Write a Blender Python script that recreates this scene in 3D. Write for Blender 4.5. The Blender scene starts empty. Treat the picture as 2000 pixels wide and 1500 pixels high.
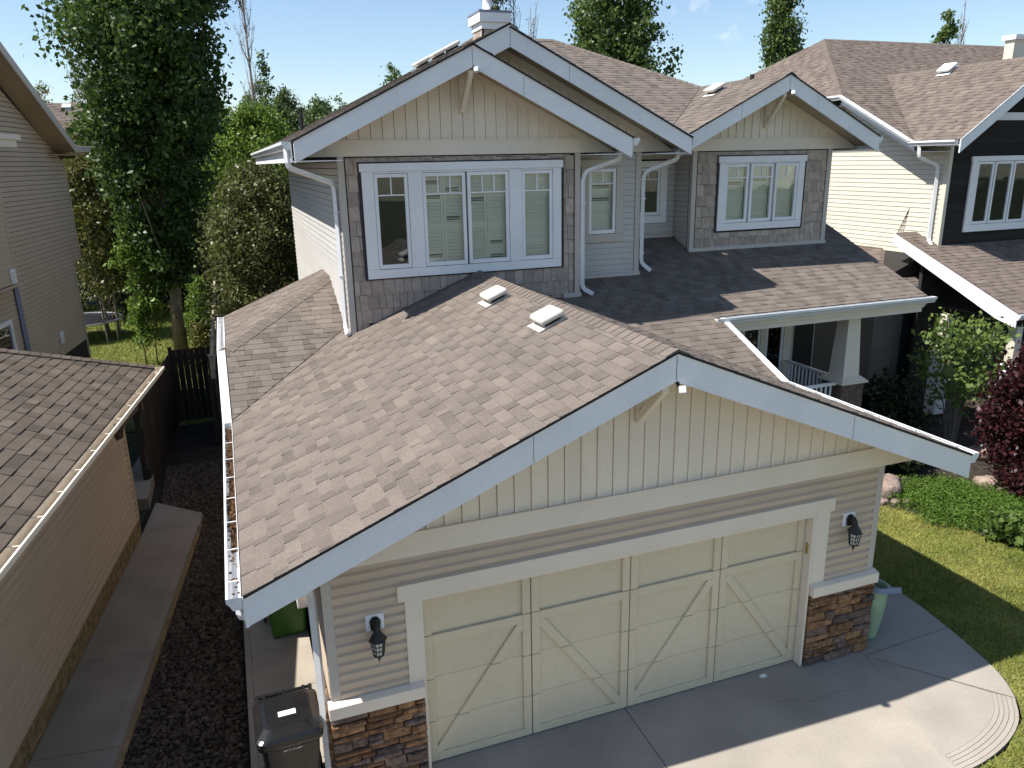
import bpy, math, random
import numpy as np
from mathutils import Vector, Matrix

random.seed(11)
rng = np.random.default_rng(11)
SC = bpy.context.scene
COL = SC.collection
R = math.radians

# ------------------------------------------------------------------ camera
CAM = Vector((-0.5365, -6.7165, 6.3383))
YAW, PITCH, ROLL, FPX = R(-19.934), R(-16.304), R(-1.1644), 1492.98
_f = Vector((-math.sin(YAW) * math.cos(PITCH), math.cos(YAW) * math.cos(PITCH), math.sin(PITCH)))
_r = Vector((math.cos(YAW), math.sin(YAW), 0))
_u = _r.cross(_f)
CR = _r * math.cos(ROLL) + _u * math.sin(ROLL)
CU = -_r * math.sin(ROLL) + _u * math.cos(ROLL)
CF = _f
cam_data = bpy.data.cameras.new('camera')
cam = bpy.data.objects.new('camera', cam_data)
COL.objects.link(cam)
cam_data.sensor_width = 36.0
cam_data.lens = FPX / 2000 * 36.0
cam_data.clip_end = 2000
cam.matrix_world = Matrix(((CR.x, CU.x, -CF.x, CAM.x), (CR.y, CU.y, -CF.y, CAM.y), (CR.z, CU.z, -CF.z, CAM.z), (0, 0, 0, 1)))
SC.camera = cam

# ------------------------------------------------------------------ sky, sun, exposure
SUN_DIR = Vector((-0.67, 0.08, 1.0)).normalized()          # towards the sun
SUN_EL = math.asin(SUN_DIR.z)
world = bpy.data.worlds.new('World')
SC.world = world
world.use_nodes = True
wn, wl = world.node_tree.nodes, world.node_tree.links
bg = wn['Background']
sky = wn.new('ShaderNodeTexSky')
sky.sky_type = 'NISHITA'
sky.sun_disc = False
sky.sun_elevation = SUN_EL
sky.sun_rotation = math.atan2(SUN_DIR.x, SUN_DIR.y)
sky.altitude = 0
sky.air_density = 1.0
sky.dust_density = 0.4
sky.ozone_density = 2.0
# a few faint wisps of cloud low over the roofs
geo = wn.new('ShaderNodeTexCoord')
wnz = wn.new('ShaderNodeTexNoise')
wnz.inputs['Scale'].default_value = 55
wnz.inputs['Detail'].default_value = 5
wl.new(geo.outputs['Generated'], wnz.inputs['Vector'])
prev = None
for az, el, half in ((33.0, 9.3, 0.9), (35.0, 8.1, 1.1), (31.6, 9.5, 0.6), (36.6, 10.2, 0.9)):
    dv = Vector((math.sin(R(az)) * math.cos(R(el)), math.cos(R(az)) * math.cos(R(el)), math.sin(R(el))))
    dt = wn.new('ShaderNodeVectorMath')
    dt.operation = 'DOT_PRODUCT'
    dt.inputs[1].default_value = dv
    wl.new(geo.outputs['Generated'], dt.inputs[0])
    mr = wn.new('ShaderNodeMapRange')
    mr.inputs['From Min'].default_value = math.cos(R(half))
    mr.inputs['From Max'].default_value = 1.0
    wl.new(dt.outputs['Value'], mr.inputs['Value'])
    if prev is None:
        prev = mr.outputs[0]
    else:
        ad = wn.new('ShaderNodeMath')
        wl.new(prev, ad.inputs[0])
        wl.new(mr.outputs[0], ad.inputs[1])
        prev = ad.outputs[0]
nzr = wn.new('ShaderNodeMapRange')
nzr.inputs['From Min'].default_value = 0.48
nzr.inputs['From Max'].default_value = 0.72
wl.new(wnz.outputs['Fac'], nzr.inputs['Value'])
cm = wn.new('ShaderNodeMath')
cm.operation = 'MULTIPLY'
wl.new(prev, cm.inputs[0])
wl.new(nzr.outputs[0], cm.inputs[1])
cmix = wn.new('ShaderNodeMix')
cmix.data_type = 'RGBA'
cf = wn.new('ShaderNodeMath')
cf.operation = 'MULTIPLY'
cf.inputs[1].default_value = 0.55
wl.new(cm.outputs[0], cf.inputs[0])
wl.new(cf.outputs[0], cmix.inputs[0])
wl.new(sky.outputs[0], cmix.inputs[6])
cmix.inputs[7].default_value = (6.3, 6.6, 7.0, 1)
wl.new(cmix.outputs[2], bg.inputs['Color'])
bg.inputs['Strength'].default_value = 0.10
sun_l = bpy.data.lights.new('sun', 'SUN')
sun_l.energy = 5.0
sun_l.angle = R(0.53)
sun_l.color = (1.0, 0.965, 0.915)
sun = bpy.data.objects.new('sun', sun_l)
COL.objects.link(sun)
sun.rotation_euler = SUN_DIR.to_track_quat('Z', 'Y').to_euler()
sun.location = (0, 0, 30)
SC.view_settings.view_transform = 'Standard'
SC.view_settings.look = 'None'
SC.view_settings.exposure = 0.74
SC.view_settings.gamma = 1.0
SC.view_settings.use_curve_mapping = False
SC.render.engine = 'CYCLES'
SC.cycles.max_bounces = 6
SC.cycles.transparent_max_bounces = 10
SC.cycles.use_denoising = True

# ------------------------------------------------------------------ materials
def pmat(name, col, rough=0.7, var=0.0, nscale=0.0, namt=0.0, bscale=0.0, bstr=0.0, spec=0.3, metal=0.0, col2=None,
         fine=0.0, famt=0.0, bdist=0.01):
    """col: linear base colour; var: swing of the per-piece tint; noise mottles the colour; bump gives fine relief."""
    m = bpy.data.materials.new(name)
    m.use_nodes = True
    n, l = m.node_tree.nodes, m.node_tree.links
    b = n['Principled BSDF']
    b.inputs['Roughness'].default_value = rough
    b.inputs['Specular IOR Level'].default_value = spec
    b.inputs['Metallic'].default_value = metal
    tc = n.new('ShaderNodeTexCoord')
    cur = None
    rgb = n.new('ShaderNodeRGB')
    rgb.outputs[0].default_value = (*col, 1)
    cur = rgb.outputs[0]
    at = None
    if var > 0 or col2 is not None:
        at = n.new('ShaderNodeAttribute')
        at.attribute_name = 'tint'
    if col2 is not None:
        mx = n.new('ShaderNodeMix')
        mx.data_type = 'RGBA'
        mx.inputs[7].default_value = (*col2, 1)
        l.new(cur, mx.inputs[6])
        l.new(at.outputs['Fac'], mx.inputs[0])
        cur = mx.outputs[2]
    facs = []
    if var > 0:
        mr = n.new('ShaderNodeMapRange')
        mr.inputs['To Min'].default_value = 1 - var
        mr.inputs['To Max'].default_value = 1 + var
        l.new(at.outputs['Fac'], mr.inputs['Value'])
        facs.append(mr.outputs[0])
    for sc_, am in ((nscale, namt), (fine, famt)):
        if am > 0:
            nz = n.new('ShaderNodeTexNoise')
            nz.inputs['Scale'].default_value = sc_
            nz.inputs['Detail'].default_value = 4
            l.new(tc.outputs['Object'], nz.inputs['Vector'])
            mr = n.new('ShaderNodeMapRange')
            mr.inputs['From Min'].default_value = 0.3
            mr.inputs['From Max'].default_value = 0.7
            mr.inputs['To Min'].default_value = 1 - am
            mr.inputs['To Max'].default_value = 1 + am
            l.new(nz.outputs['Fac'], mr.inputs['Value'])
            facs.append(mr.outputs[0])
    for fc in facs:
        vm = n.new('ShaderNodeVectorMath')
        vm.operation = 'SCALE'
        l.new(cur, vm.inputs[0])
        l.new(fc, vm.inputs['Scale'])
        cur = vm.outputs[0]
    l.new(cur, b.inputs['Base Color'])
    if bstr > 0:
        nz = n.new('ShaderNodeTexNoise')
        nz.inputs['Scale'].default_value = bscale
        nz.inputs['Detail'].default_value = 3
        l.new(tc.outputs['Object'], nz.inputs['Vector'])
        bp = n.new('ShaderNodeBump')
        bp.inputs['Strength'].default_value = bstr
        bp.inputs['Distance'].default_value = bdist
        l.new(nz.outputs['Fac'], bp.inputs['Height'])
        l.new(bp.outputs[0], b.inputs['Normal'])
    return m

def leafmat(name, col, col2, trans=0.35, rough=0.45, spec=0.35):
    m = bpy.data.materials.new(name)
    m.use_nodes = True
    n, l = m.node_tree.nodes, m.node_tree.links
    b = n['Principled BSDF']
    b.inputs['Roughness'].default_value = rough
    b.inputs['Specular IOR Level'].default_value = spec
    at = n.new('ShaderNodeAttribute')
    at.attribute_name = 'tint'
    mx = n.new('ShaderNodeMix')
    mx.data_type = 'RGBA'
    mx.inputs[6].default_value = (*col, 1)
    mx.inputs[7].default_value = (*col2, 1)
    l.new(at.outputs['Fac'], mx.inputs[0])
    l.new(mx.outputs[2], b.inputs['Base Color'])
    tr = n.new('ShaderNodeBsdfTranslucent')
    l.new(mx.outputs[2], tr.inputs['Color'])
    ms = n.new('ShaderNodeMixShader')
    ms.inputs[0].default_value = trans
    l.new(b.outputs[0], ms.inputs[1])
    l.new(tr.outputs[0], ms.inputs[2])
    l.new(ms.outputs[0], n['Material Output'].inputs['Surface'])
    return m

def glassmat(name, tint=(0.72, 0.80, 0.74), refl=0.12):
    m = bpy.data.materials.new(name)
    m.use_nodes = True
    n, l = m.node_tree.nodes, m.node_tree.links
    n.remove(n['Principled BSDF'])
    t = n.new('ShaderNodeBsdfTransparent')
    t.inputs[0].default_value = (*tint, 1)
    g = n.new('ShaderNodeBsdfGlossy')
    g.inputs['Roughness'].default_value = 0.015
    g.inputs['Color'].default_value = (0.9, 0.95, 1, 1)
    fr = n.new('ShaderNodeFresnel')
    fr.inputs['IOR'].default_value = 1.55
    ad = n.new('ShaderNodeMath')
    ad.inputs[1].default_value = refl
    l.new(fr.outputs[0], ad.inputs[0])
    nz = n.new('ShaderNodeTexNoise')
    nz.inputs['Scale'].default_value = 1.3
    tc = n.new('ShaderNodeTexCoord')
    l.new(tc.outputs['Object'], nz.inputs['Vector'])
    bp = n.new('ShaderNodeBump')
    bp.inputs['Strength'].default_value = 0.05
    bp.inputs['Distance'].default_value = 0.05
    l.new(nz.outputs['Fac'], bp.inputs['Height'])
    l.new(bp.outputs[0], g.inputs['Normal'])
    ms = n.new('ShaderNodeMixShader')
    l.new(ad.outputs[0], ms.inputs[0])
    l.new(t.outputs[0], ms.inputs[1])
    l.new(g.outputs[0], ms.inputs[2])
    l.new(ms.outputs[0], n['Material Output'].inputs['Surface'])
    return m

M = dict(
    shingle=pmat('asphalt_shingle', (0.152, 0.126, 0.106), 0.92, var=0.21, nscale=2.2, namt=0.10, fine=85, famt=0.30, bscale=260, bstr=0.5, bdist=0.004, spec=0.15),
    shingle_far=pmat('asphalt_shingle_far', (0.145, 0.116, 0.097), 0.92, var=0.22, nscale=2, namt=0.12, fine=120, famt=0.2, spec=0.15),
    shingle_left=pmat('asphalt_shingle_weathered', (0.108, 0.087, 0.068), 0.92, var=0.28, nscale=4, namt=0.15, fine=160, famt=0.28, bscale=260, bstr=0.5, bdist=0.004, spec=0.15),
    felt=pmat('roof_deck', (0.035, 0.03, 0.028), 0.95),
    white=pmat('white_metal_trim', (0.80, 0.795, 0.79), 0.42, nscale=1.3, namt=0.06, fine=18, famt=0.03, spec=0.4),
    gutter=pmat('white_gutter', (0.74, 0.74, 0.73), 0.35, nscale=6, namt=0.06, spec=0.45),
    cream=pmat('cream_trim', (0.76, 0.67, 0.545), 0.55, nscale=1.5, namt=0.05, fine=40, famt=0.03),
    creamwall=pmat('cream_board', (0.80, 0.70, 0.565), 0.6, var=0.03, nscale=1.2, namt=0.05, fine=30, famt=0.03),
    door=pmat('almond_door_paint', (0.66, 0.57, 0.40), 0.5, var=0.025, nscale=0.8, namt=0.05, fine=14, famt=0.03),
    groove=pmat('dark_joint', (0.03, 0.027, 0.024), 0.9),
    siding=pmat('taupe_vinyl_siding', (0.55, 0.435, 0.325), 0.5, var=0.04, nscale=1.5, namt=0.05, spec=0.35),
    siding_up=pmat('grey_beige_vinyl', (0.49, 0.47, 0.435), 0.5, var=0.03, nscale=1.5, namt=0.04, spec=0.35),
    siding_l=pmat('taupe_vinyl_neighbour', (0.49, 0.385, 0.275), 0.5, var=0.03, nscale=1.5, namt=0.04),
    siding_rl=pmat('shade_darkened_vinyl', (0.17, 0.15, 0.125), 0.5, var=0.03, nscale=1.5, namt=0.04),  # deep shade of the lower wall and porch put into a darker taupe
    siding_r=pmat('cream_vinyl_neighbour', (0.62, 0.575, 0.47), 0.5, var=0.03, nscale=1.5, namt=0.04),
    corner=pmat('corner_post', (0.50, 0.455, 0.40), 0.5, nscale=2, namt=0.03),
    shake=pmat('cedar_style_shake', (0.40, 0.325, 0.265), 0.75, var=0.22, nscale=10, namt=0.15, bscale=60, bstr=0.35),
    shakedark=pmat('shake_underlay', (0.045, 0.04, 0.042), 0.9),
    stone=pmat('brown_ledgestone', (0.15, 0.078, 0.04), 0.85, col2=(0.34, 0.19, 0.095), nscale=14, namt=0.45, fine=60, famt=0.25, bscale=40, bstr=0.9, bdist=0.02, spec=0.2),
    stone_grey=pmat('grey_ledgestone', (0.10, 0.072, 0.06), 0.85, col2=(0.21, 0.145, 0.11), nscale=14, namt=0.4, fine=60, famt=0.25, bscale=40, bstr=0.9, bdist=0.02, spec=0.2),
    mortar=pmat('dark_mortar', (0.03, 0.024, 0.02), 0.95),
    soffit=pmat('tan_soffit', (0.42, 0.35, 0.27), 0.6, var=0.05, nscale=2, namt=0.04),
    soffit_l=pmat('brown_soffit', (0.36, 0.27, 0.17), 0.6, var=0.05, nscale=2, namt=0.04),
    glass=glassmat('window_glass', (0.97, 0.98, 0.955), -0.01),
    glassdark=glassmat('window_glass_dark', (0.5, 0.55, 0.52), 0.03),
    shutter=pmat('interior_shutter', (0.84, 0.83, 0.74), 0.5, var=0.04),
    room=pmat('room_interior', (0.09, 0.085, 0.075), 0.9),
    black=pmat('black_iron', (0.018, 0.017, 0.015), 0.45, spec=0.4, nscale=20, namt=0.2),
    lampglass=pmat('seeded_lamp_glass', (0.55, 0.56, 0.48), 0.2, spec=0.5, nscale=30, namt=0.2),
    vent=pmat('beige_plastic_vent', (0.60, 0.565, 0.50), 0.5, nscale=8, namt=0.06),
    vent_w=pmat('white_plastic_vent', (0.76, 0.75, 0.72), 0.5, nscale=8, namt=0.05),
    concrete=pmat('driveway_concrete', (0.315, 0.28, 0.235), 0.85, var=0.05, nscale=0.9, namt=0.15, fine=70, famt=0.10, bscale=120, bstr=0.25, bdist=0.004, spec=0.2),
    concrete_w=pmat('walkway_concrete', (0.34, 0.295, 0.235), 0.85, var=0.06, nscale=1.6, namt=0.13, fine=60, famt=0.10, bscale=120, bstr=0.25, bdist=0.004, spec=0.2),
    concrete_e=pmat('ochre_concrete_edge', (0.40, 0.31, 0.17), 0.9, nscale=6, namt=0.25, fine=60, famt=0.2, bscale=50, bstr=0.6),
    parge=pmat('parged_foundation', (0.22, 0.165, 0.08), 0.95, nscale=9, namt=0.5, fine=40, famt=0.3, bscale=40, bstr=0.8),
    soil=pmat('dark_soil', (0.03, 0.023, 0.017), 0.95, nscale=5, namt=0.4, fine=50, famt=0.3, bscale=30, bstr=0.8),
    mulch=pmat('bark_mulch_bed', (0.035, 0.027, 0.02), 0.95, nscale=8, namt=0.5, bscale=40, bstr=0.9),
    turf=pmat('lawn_turf', (0.14, 0.15, 0.04), 0.95, nscale=2.0, namt=0.45, fine=25, famt=0.4, bscale=50, bstr=0.7),
    ground=pmat('ground_grass', (0.055, 0.06, 0.030), 0.95, nscale=0.4, namt=0.4, fine=5, famt=0.3),
    pebble=pmat('river_pebble', (0.040, 0.027, 0.018), 0.75, col2=(0.15, 0.112, 0.080), nscale=12, namt=0.25),
    bark=pmat('poplar_bark', (0.23, 0.18, 0.12), 0.9, nscale=4, namt=0.4, fine=30, famt=0.3, bscale=20, bstr=0.9, bdist=0.02),
    bark_pale=pmat('aspen_bark', (0.36, 0.34, 0.29), 0.85, nscale=5, namt=0.3),
    twig=pmat('bare_twig', (0.27, 0.23, 0.20), 0.9),
    bin_black=pmat('black_bin_plastic', (0.009, 0.009, 0.0095), 0.28, nscale=9, namt=0.25, spec=0.5, bscale=25, bstr=0.08),
    bin_green=pmat('green_bin_plastic', (0.055, 0.16, 0.018), 0.4, nscale=9, namt=0.1, spec=0.45),
    sticker=pmat('white_sticker', (0.80, 0.80, 0.78), 0.5),
    wheel=pmat('wheel_rubber', (0.015, 0.015, 0.015), 0.7),
    pot=pmat('pale_green_glaze', (0.30, 0.42, 0.27), 0.28, nscale=3, namt=0.12, spec=0.5),
    wood=pmat('shade_darkened_fence_wood', (0.045, 0.034, 0.026), 0.9, var=0.25, nscale=6, namt=0.3, fine=50, famt=0.2),  # board colour darkened to carry the shade between the houses
    wood_pale=pmat('grey_lattice_wood', (0.36, 0.30, 0.23), 0.85, var=0.1, nscale=6, namt=0.2),
    blackpaint=pmat('dark_shingle_wall', (0.018, 0.015, 0.013), 0.8, var=0.3),
    brown=pmat('brown_downspout', (0.045, 0.028, 0.02), 0.5, spec=0.4),
    bluegrey=pmat('bluish_downspout', (0.20, 0.23, 0.30), 0.45),
    tramp=pmat('trampoline_mat', (0.012, 0.012, 0.014), 0.9, spec=0.1),
    steel=pmat('galvanised_steel', (0.45, 0.46, 0.47), 0.35, metal=0.7),
    rock=pmat('pinkish_boulder', (0.27, 0.20, 0.16), 0.9, nscale=5, namt=0.2, fine=30, famt=0.2, bscale=12, bstr=0.9, bdist=0.03),
    litter=pmat('dry_leaf_litter', (0.10, 0.05, 0.022), 0.9, var=0.6),
    door_brown=pmat('dark_brown_door', (0.02, 0.015, 0.012), 0.5),
    brass=pmat('brass_plate', (0.45, 0.33, 0.12), 0.4, metal=0.6),
    clear=pmat('flood_lamp', (0.72, 0.72, 0.70), 0.25, spec=0.5),
    l_poplar=leafmat('poplar_leaf', (0.030, 0.060, 0.012), (0.125, 0.195, 0.040)),
    l_bright=leafmat('bright_shrub_leaf', (0.08, 0.14, 0.018), (0.21, 0.30, 0.05)),
    l_olive=leafmat('olive_leaf', (0.07, 0.08, 0.02), (0.19, 0.185, 0.05)),
    l_bronze=leafmat('bronze_green_leaf', (0.070, 0.080, 0.024), (0.20, 0.21, 0.07)),
    l_far=leafmat('far_tree_leaf', (0.06, 0.10, 0.025), (0.14, 0.19, 0.055)),
    l_aspen=leafmat('aspen_leaf', (0.05, 0.085, 0.018), (0.16, 0.225, 0.055)),
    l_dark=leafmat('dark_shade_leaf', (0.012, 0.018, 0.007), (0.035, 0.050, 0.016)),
    l_red=leafmat('purple_red_leaf', (0.018, 0.005, 0.006), (0.062, 0.014, 0.015), 0.2),
    l_young=leafmat('young_green_leaf', (0.07, 0.12, 0.02), (0.20, 0.27, 0.07), 0.4),
    l_juniper=leafmat('juniper_needle', (0.05, 0.10, 0.012), (0.13, 0.22, 0.035), 0.25, 0.6, 0.2),
    l_grass=leafmat('grass_blade', (0.13, 0.185, 0.020), (0.40, 0.36, 0.10), 0.3, 0.6, 0.2),
    l_dry=leafmat('dry_grass', (0.06, 0.042, 0.018), (0.16, 0.12, 0.055), 0.2, 0.8, 0.1),
)

# ------------------------------------------------------------------ mesh helpers
class MB:
    def __init__(s):
        s.v, s.f, s.t = [], [], []
    def face(s, pts, tint=0.5):
        i = len(s.v)
        s.v.extend(tuple(p) for p in pts)
        s.f.append(tuple(range(i, i + len(pts))))
        s.t.append(tint)
    def raw(s, verts, faces, tint=0.5):
        i = len(s.v)
        s.v.extend(tuple(p) for p in verts)
        for f in faces:
            s.f.append(tuple(i + k for k in f))
            s.t.append(tint)
    def box(s, x0, x1, y0, y1, z0, z1, tint=0.5):
        s.raw([(x0, y0, z0), (x1, y0, z0), (x1, y1, z0), (x0, y1, z0), (x0, y0, z1), (x1, y0, z1), (x1, y1, z1), (x0, y1, z1)],
              [(3, 2, 1, 0), (4, 5, 6, 7), (0, 1, 5, 4), (1, 2, 6, 5), (2, 3, 7, 6), (3, 0, 4, 7)], tint)
    def obox(s, c, ax, ay, az, tint=0.5):
        c, ax, ay, az = Vector(c), Vector(ax), Vector(ay), Vector(az)
        vs = [c + ax * i + ay * j + az * k for k in (-1, 1) for i, j in ((-1, -1), (1, -1), (1, 1), (-1, 1))]
        s.raw(vs, [(3, 2, 1, 0), (4, 5, 6, 7), (0, 1, 5, 4), (1, 2, 6, 5), (2, 3, 7, 6), (3, 0, 4, 7)], tint)
    def prism(s, poly, vec, tint=0.5):
        p = [Vector(q) for q in poly]
        vec = Vector(vec)
        n = len(p)
        s.raw(p + [q + vec for q in p],
              [tuple(reversed(range(n))), tuple(range(n, 2 * n))] + [(i, (i + 1) % n, n + (i + 1) % n, n + i) for i in range(n)], tint)
    def bar(s, a, b, w, h=None, up=(0, 0, 1), tint=0.5):
        a, b = Vector(a), Vector(b)
        h = h or w
        d = (b - a)
        L = d.length
        d.normalize()
        up = Vector(up)
        if abs(d.dot(up)) > 0.98:
            up = Vector((1, 0, 0)) if abs(d.x) < 0.9 else Vector((0, 1, 0))
        x = d.cross(up).normalized()
        y = x.cross(d).normalized()
        s.obox((a + b) / 2, x * w / 2, y * h / 2, d * L / 2, tint)
    def tube(s, pts, r, n=8, caps=True, tint=0.5, rot=0.0):
        pts = [Vector(p) for p in pts]
        rr = r if isinstance(r, (list, tuple)) else [r] * len(pts)
        i0 = len(s.v)
        px = None
        for k, p in enumerate(pts):
            d = (pts[min(k + 1, len(pts) - 1)] - pts[max(k - 1, 0)]).normalized()
            if px is None:
                px = d.orthogonal().normalized()
            px = (px - d * px.dot(d)).normalized()
            py = d.cross(px)
            for j in range(n):
                a = 2 * math.pi * j / n + rot
                s.v.append(tuple(p + (px * math.cos(a) + py * math.sin(a)) * rr[k]))
        for k in range(len(pts) - 1):
            for j in range(n):
                s.f.append((i0 + k * n + j, i0 + k * n + (j + 1) % n, i0 + (k + 1) * n + (j + 1) % n, i0 + (k + 1) * n + j))
                s.t.append(tint)
        if caps:
            s.f.append(tuple(i0 + j for j in reversed(range(n))))
            s.f.append(tuple(i0 + (len(pts) - 1) * n + j for j in range(n)))
            s.t += [tint, tint]
    def lathe(s, c, prof, n=20, tint=0.5):
        c = Vector(c)
        i0 = len(s.v)
        for r_, z in prof:
            for j in range(n):
                a = 2 * math.pi * j / n
                s.v.append((c.x + r_ * math.cos(a), c.y + r_ * math.sin(a), c.z + z))
        for k in range(len(prof) - 1):
            for j in range(n):
                s.f.append((i0 + k * n + j, i0 + k * n + (j + 1) % n, i0 + (k + 1) * n + (j + 1) % n, i0 + (k + 1) * n + j))
                s.t.append(tint)
    def build(s, name, mat, parent=None, smooth=False, bevel=0.0):
        me = bpy.data.meshes.new(name)
        me.from_pydata(s.v, [], s.f)
        a = me.attributes.new('tint', 'FLOAT', 'FACE')
        a.data.foreach_set('value', np.array(s.t, dtype=np.float32))
        if smooth:
            me.polygons.foreach_set('use_smooth', np.ones(len(me.polygons), dtype=bool))
        me.materials.append(M[mat] if isinstance(mat, str) else mat)
        me.update()
        o = bpy.data.objects.new(name, me)
        COL.objects.link(o)
        if parent is not None:
            o.parent = parent
        if bevel > 0:
            md = o.modifiers.new('bevel', 'BEVEL')
            md.width = bevel
            md.segments = 2
            md.limit_method = 'ANGLE'
        return o

def npmesh(name, V, F, mat, parent=None, tint=None):
    """fast mesh from arrays: V (n,3), F (m,k)."""
    me = bpy.data.meshes.new(name)
    V = np.ascontiguousarray(V, dtype=np.float32)
    F = np.ascontiguousarray(F, dtype=np.int32)
    k = F.shape[1]
    me.vertices.add(len(V))
    me.vertices.foreach_set('co', V.ravel())
    me.loops.add(F.size)
    me.loops.foreach_set('vertex_index', F.ravel())
    me.polygons.add(len(F))
    me.polygons.foreach_set('loop_start', np.arange(0, F.size, k, dtype=np.int32))
    me.polygons.foreach_set('loop_total', np.full(len(F), k, dtype=np.int32))
    if tint is not None:
        a = me.attributes.new('tint', 'FLOAT', 'FACE')
        a.data.foreach_set('value', np.ascontiguousarray(tint, dtype=np.float32))
    me.materials.append(M[mat] if isinstance(mat, str) else mat)
    me.update(calc_edges=True)
    me.validate()
    o = bpy.data.objects.new(name, me)
    COL.objects.link(o)
    if parent is not None:
        o.parent = parent
    return o

def thing(name, label, cat, loc=(0, 0, 0), rotz=0.0, group=None):
    o = bpy.data.objects.new(name, None)
    o.empty_display_size = 0.3
    COL.objects.link(o)
    o.location = loc
    o.rotation_euler = (0, 0, rotz)
    o['label'] = label
    o['category'] = cat
    if group:
        o['group'] = group
    return o

def tag(o, label=None, cat=None, group=None, kind=None):
    for k, v in (('label', label), ('category', cat), ('group', group), ('kind', kind)):
        if v:
            o[k] = v
    return o

def clip(poly, a, b, c):
    """keep a*u+b*v<=c"""
    out = []
    n = len(poly)
    for i in range(n):
        p, q = poly[i], poly[(i + 1) % n]
        dp, dq = a * p[0] + b * p[1] - c, a * q[0] + b * q[1] - c
        if dp <= 0:
            out.append(p)
        if (dp < 0 < dq) or (dq < 0 < dp):
            t = dp / (dp - dq)
            out.append((p[0] + (q[0] - p[0]) * t, p[1] + (q[1] - p[1]) * t))
    return out

def clip_convex(poly, conv):
    n = len(conv)
    ar = sum(conv[i][0] * conv[(i + 1) % n][1] - conv[(i + 1) % n][0] * conv[i][1] for i in range(n))
    if ar < 0:
        conv = conv[::-1]
    for i in range(n):
        p, q = conv[i], conv[(i + 1) % n]
        a, b = (q[1] - p[1]), -(q[0] - p[0])
        poly = clip(poly, a, b, a * p[0] + b * p[1])
        if len(poly) < 3:
            return []
    return poly

def parea(p):
    return abs(sum(p[i][0] * p[(i + 1) % len(p)][1] - p[(i + 1) % len(p)][0] * p[i][1] for i in range(len(p)))) / 2

def screen_score(c, n, area, mw=None):
    """about how many pixels of the photograph a small face covers (used to choose which pieces become parts)"""
    c = Vector(c)
    n = Vector(n)
    if mw is not None:
        c = mw @ c
        n = mw.to_3x3() @ n
    d = c - CAM
    z = d.dot(CF)
    if z < 0.5:
        return 0
    x, y = 1000 + FPX * d.dot(CR) / z, 750 - FPX * d.dot(CU) / z
    if not (-20 < x < 2020 and -20 < y < 1520):
        return 0
    return max(0.0, -d.normalized().dot(n)) * area * (FPX / z) ** 2

# ------------------------------------------------------------------ roofs
def slope(O, e, s, polys, exp=0.143, t=0.010, tabw=(0.15, 0.36), seed=1, deck=None, thick=0.022):
    """shingle pieces of one roof slope. O eave origin, e along the eave, s up the slope, polys convex (u,v) outlines."""
    O, e, s = Vector(O), Vector(e).normalized(), Vector(s).normalized()
    n = e.cross(s)
    if n.z < 0:
        n = -n
    rnd = random.Random(seed)
    out = []
    for poly in polys:
        if deck is not None:
            P = [O + e * u + s * v - n * 0.003 for u, v in poly]
            deck.prism(P, -n * thick)
    us = [u for p in polys for u, v in p]
    vs = [v for p in polys for u, v in p]
    u0, u1, v0, v1 = min(us), max(us), min(vs), max(vs)
    k = 0
    v = v0
    while v < v1 - 0.004:
        u = u0 - rnd.random() * 0.3
        tooth = rnd.random() < 0.5
        while u < u1:
            w = rnd.uniform(*tabw) * (0.62 if tooth else 1.15)
            h = t * (1.0 if tooth else 0.55) * rnd.uniform(0.85, 1.15)
            tn = rnd.gauss(0.28 if tooth else 0.62, 0.15)
            if rnd.random() < 0.07:
                tn = rnd.choice((0.02, 0.95))
            tn = min(1, max(0, tn))
            for poly in polys:
                c = clip_convex([(u, v), (u + w - 0.004, v), (u + w - 0.004, v + exp), (u, v + exp)], poly)
                if len(c) < 3 or parea(c) < 4e-4:
                    continue
                m = len(c)
                top = [O + e * a + s * b + n * (h * (1 - 0.8 * (b - v) / exp)) for a, b in c]
                bot = [O + e * a + s * b - n * 0.002 for a, b in c]
                order = list(range(m))
                if (top[1] - top[0]).cross(top[2] - top[1]).dot(n) < 0:
                    order = order[::-1]
                vv = [top[i] for i in order] + [bot[i] for i in order]
                ff = [tuple(range(m))] + [(m + i, m + (i + 1) % m, (i + 1) % m, i) for i in range(m)]
                out.append((vv, ff, tn, n, parea(c)))
            u += w
            tooth = not tooth
        v += exp
        k += 1
    return out

def caps(A, B, n1, n2, seed=3, exp=0.145, half=0.15, t=0.008):
    """bent cap shingles along a ridge or hip from A (low) to B; n1,n2 = outward-down directions across each side."""
    A, B = Vector(A), Vector(B)
    d = (B - A)
    L = d.length
    d.normalize()
    rnd = random.Random(seed)
    out = []
    k = 0
    n1, n2 = Vector(n1).normalized(), Vector(n2).normalized()
    up = -(n1 + n2)
    up = (up - d * up.dot(d)).normalized()
    while k * exp < L:
        a, b = k * exp, min(L, k * exp + exp * 1.12)
        P, Q = A + d * a, A + d * b
        h0, h1 = up * (0.008 + t), up * 0.008
        r = rnd.uniform(-0.004, 0.004)
        vs = [P + n1 * (half + r) + h0, P + h0 + up * 0.006, P + n2 * (half + r) + h0,
              Q + n1 * half + h1, Q + h1 + up * 0.006, Q + n2 * half + h1]
        lo = [p - up * (t + 0.012) for p in vs]
        vv = vs + lo
        ff = [(0, 1, 4, 3), (1, 2, 5, 4), (6, 7, 1, 0), (7, 8, 2, 1), (3, 9, 6, 0), (2, 8, 11, 5)]
        out.append((vv, ff, min(1, max(0, rnd.gauss(0.55, 0.15))), up, 2 * half * (b - a)))
        k += 1
    return out

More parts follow.
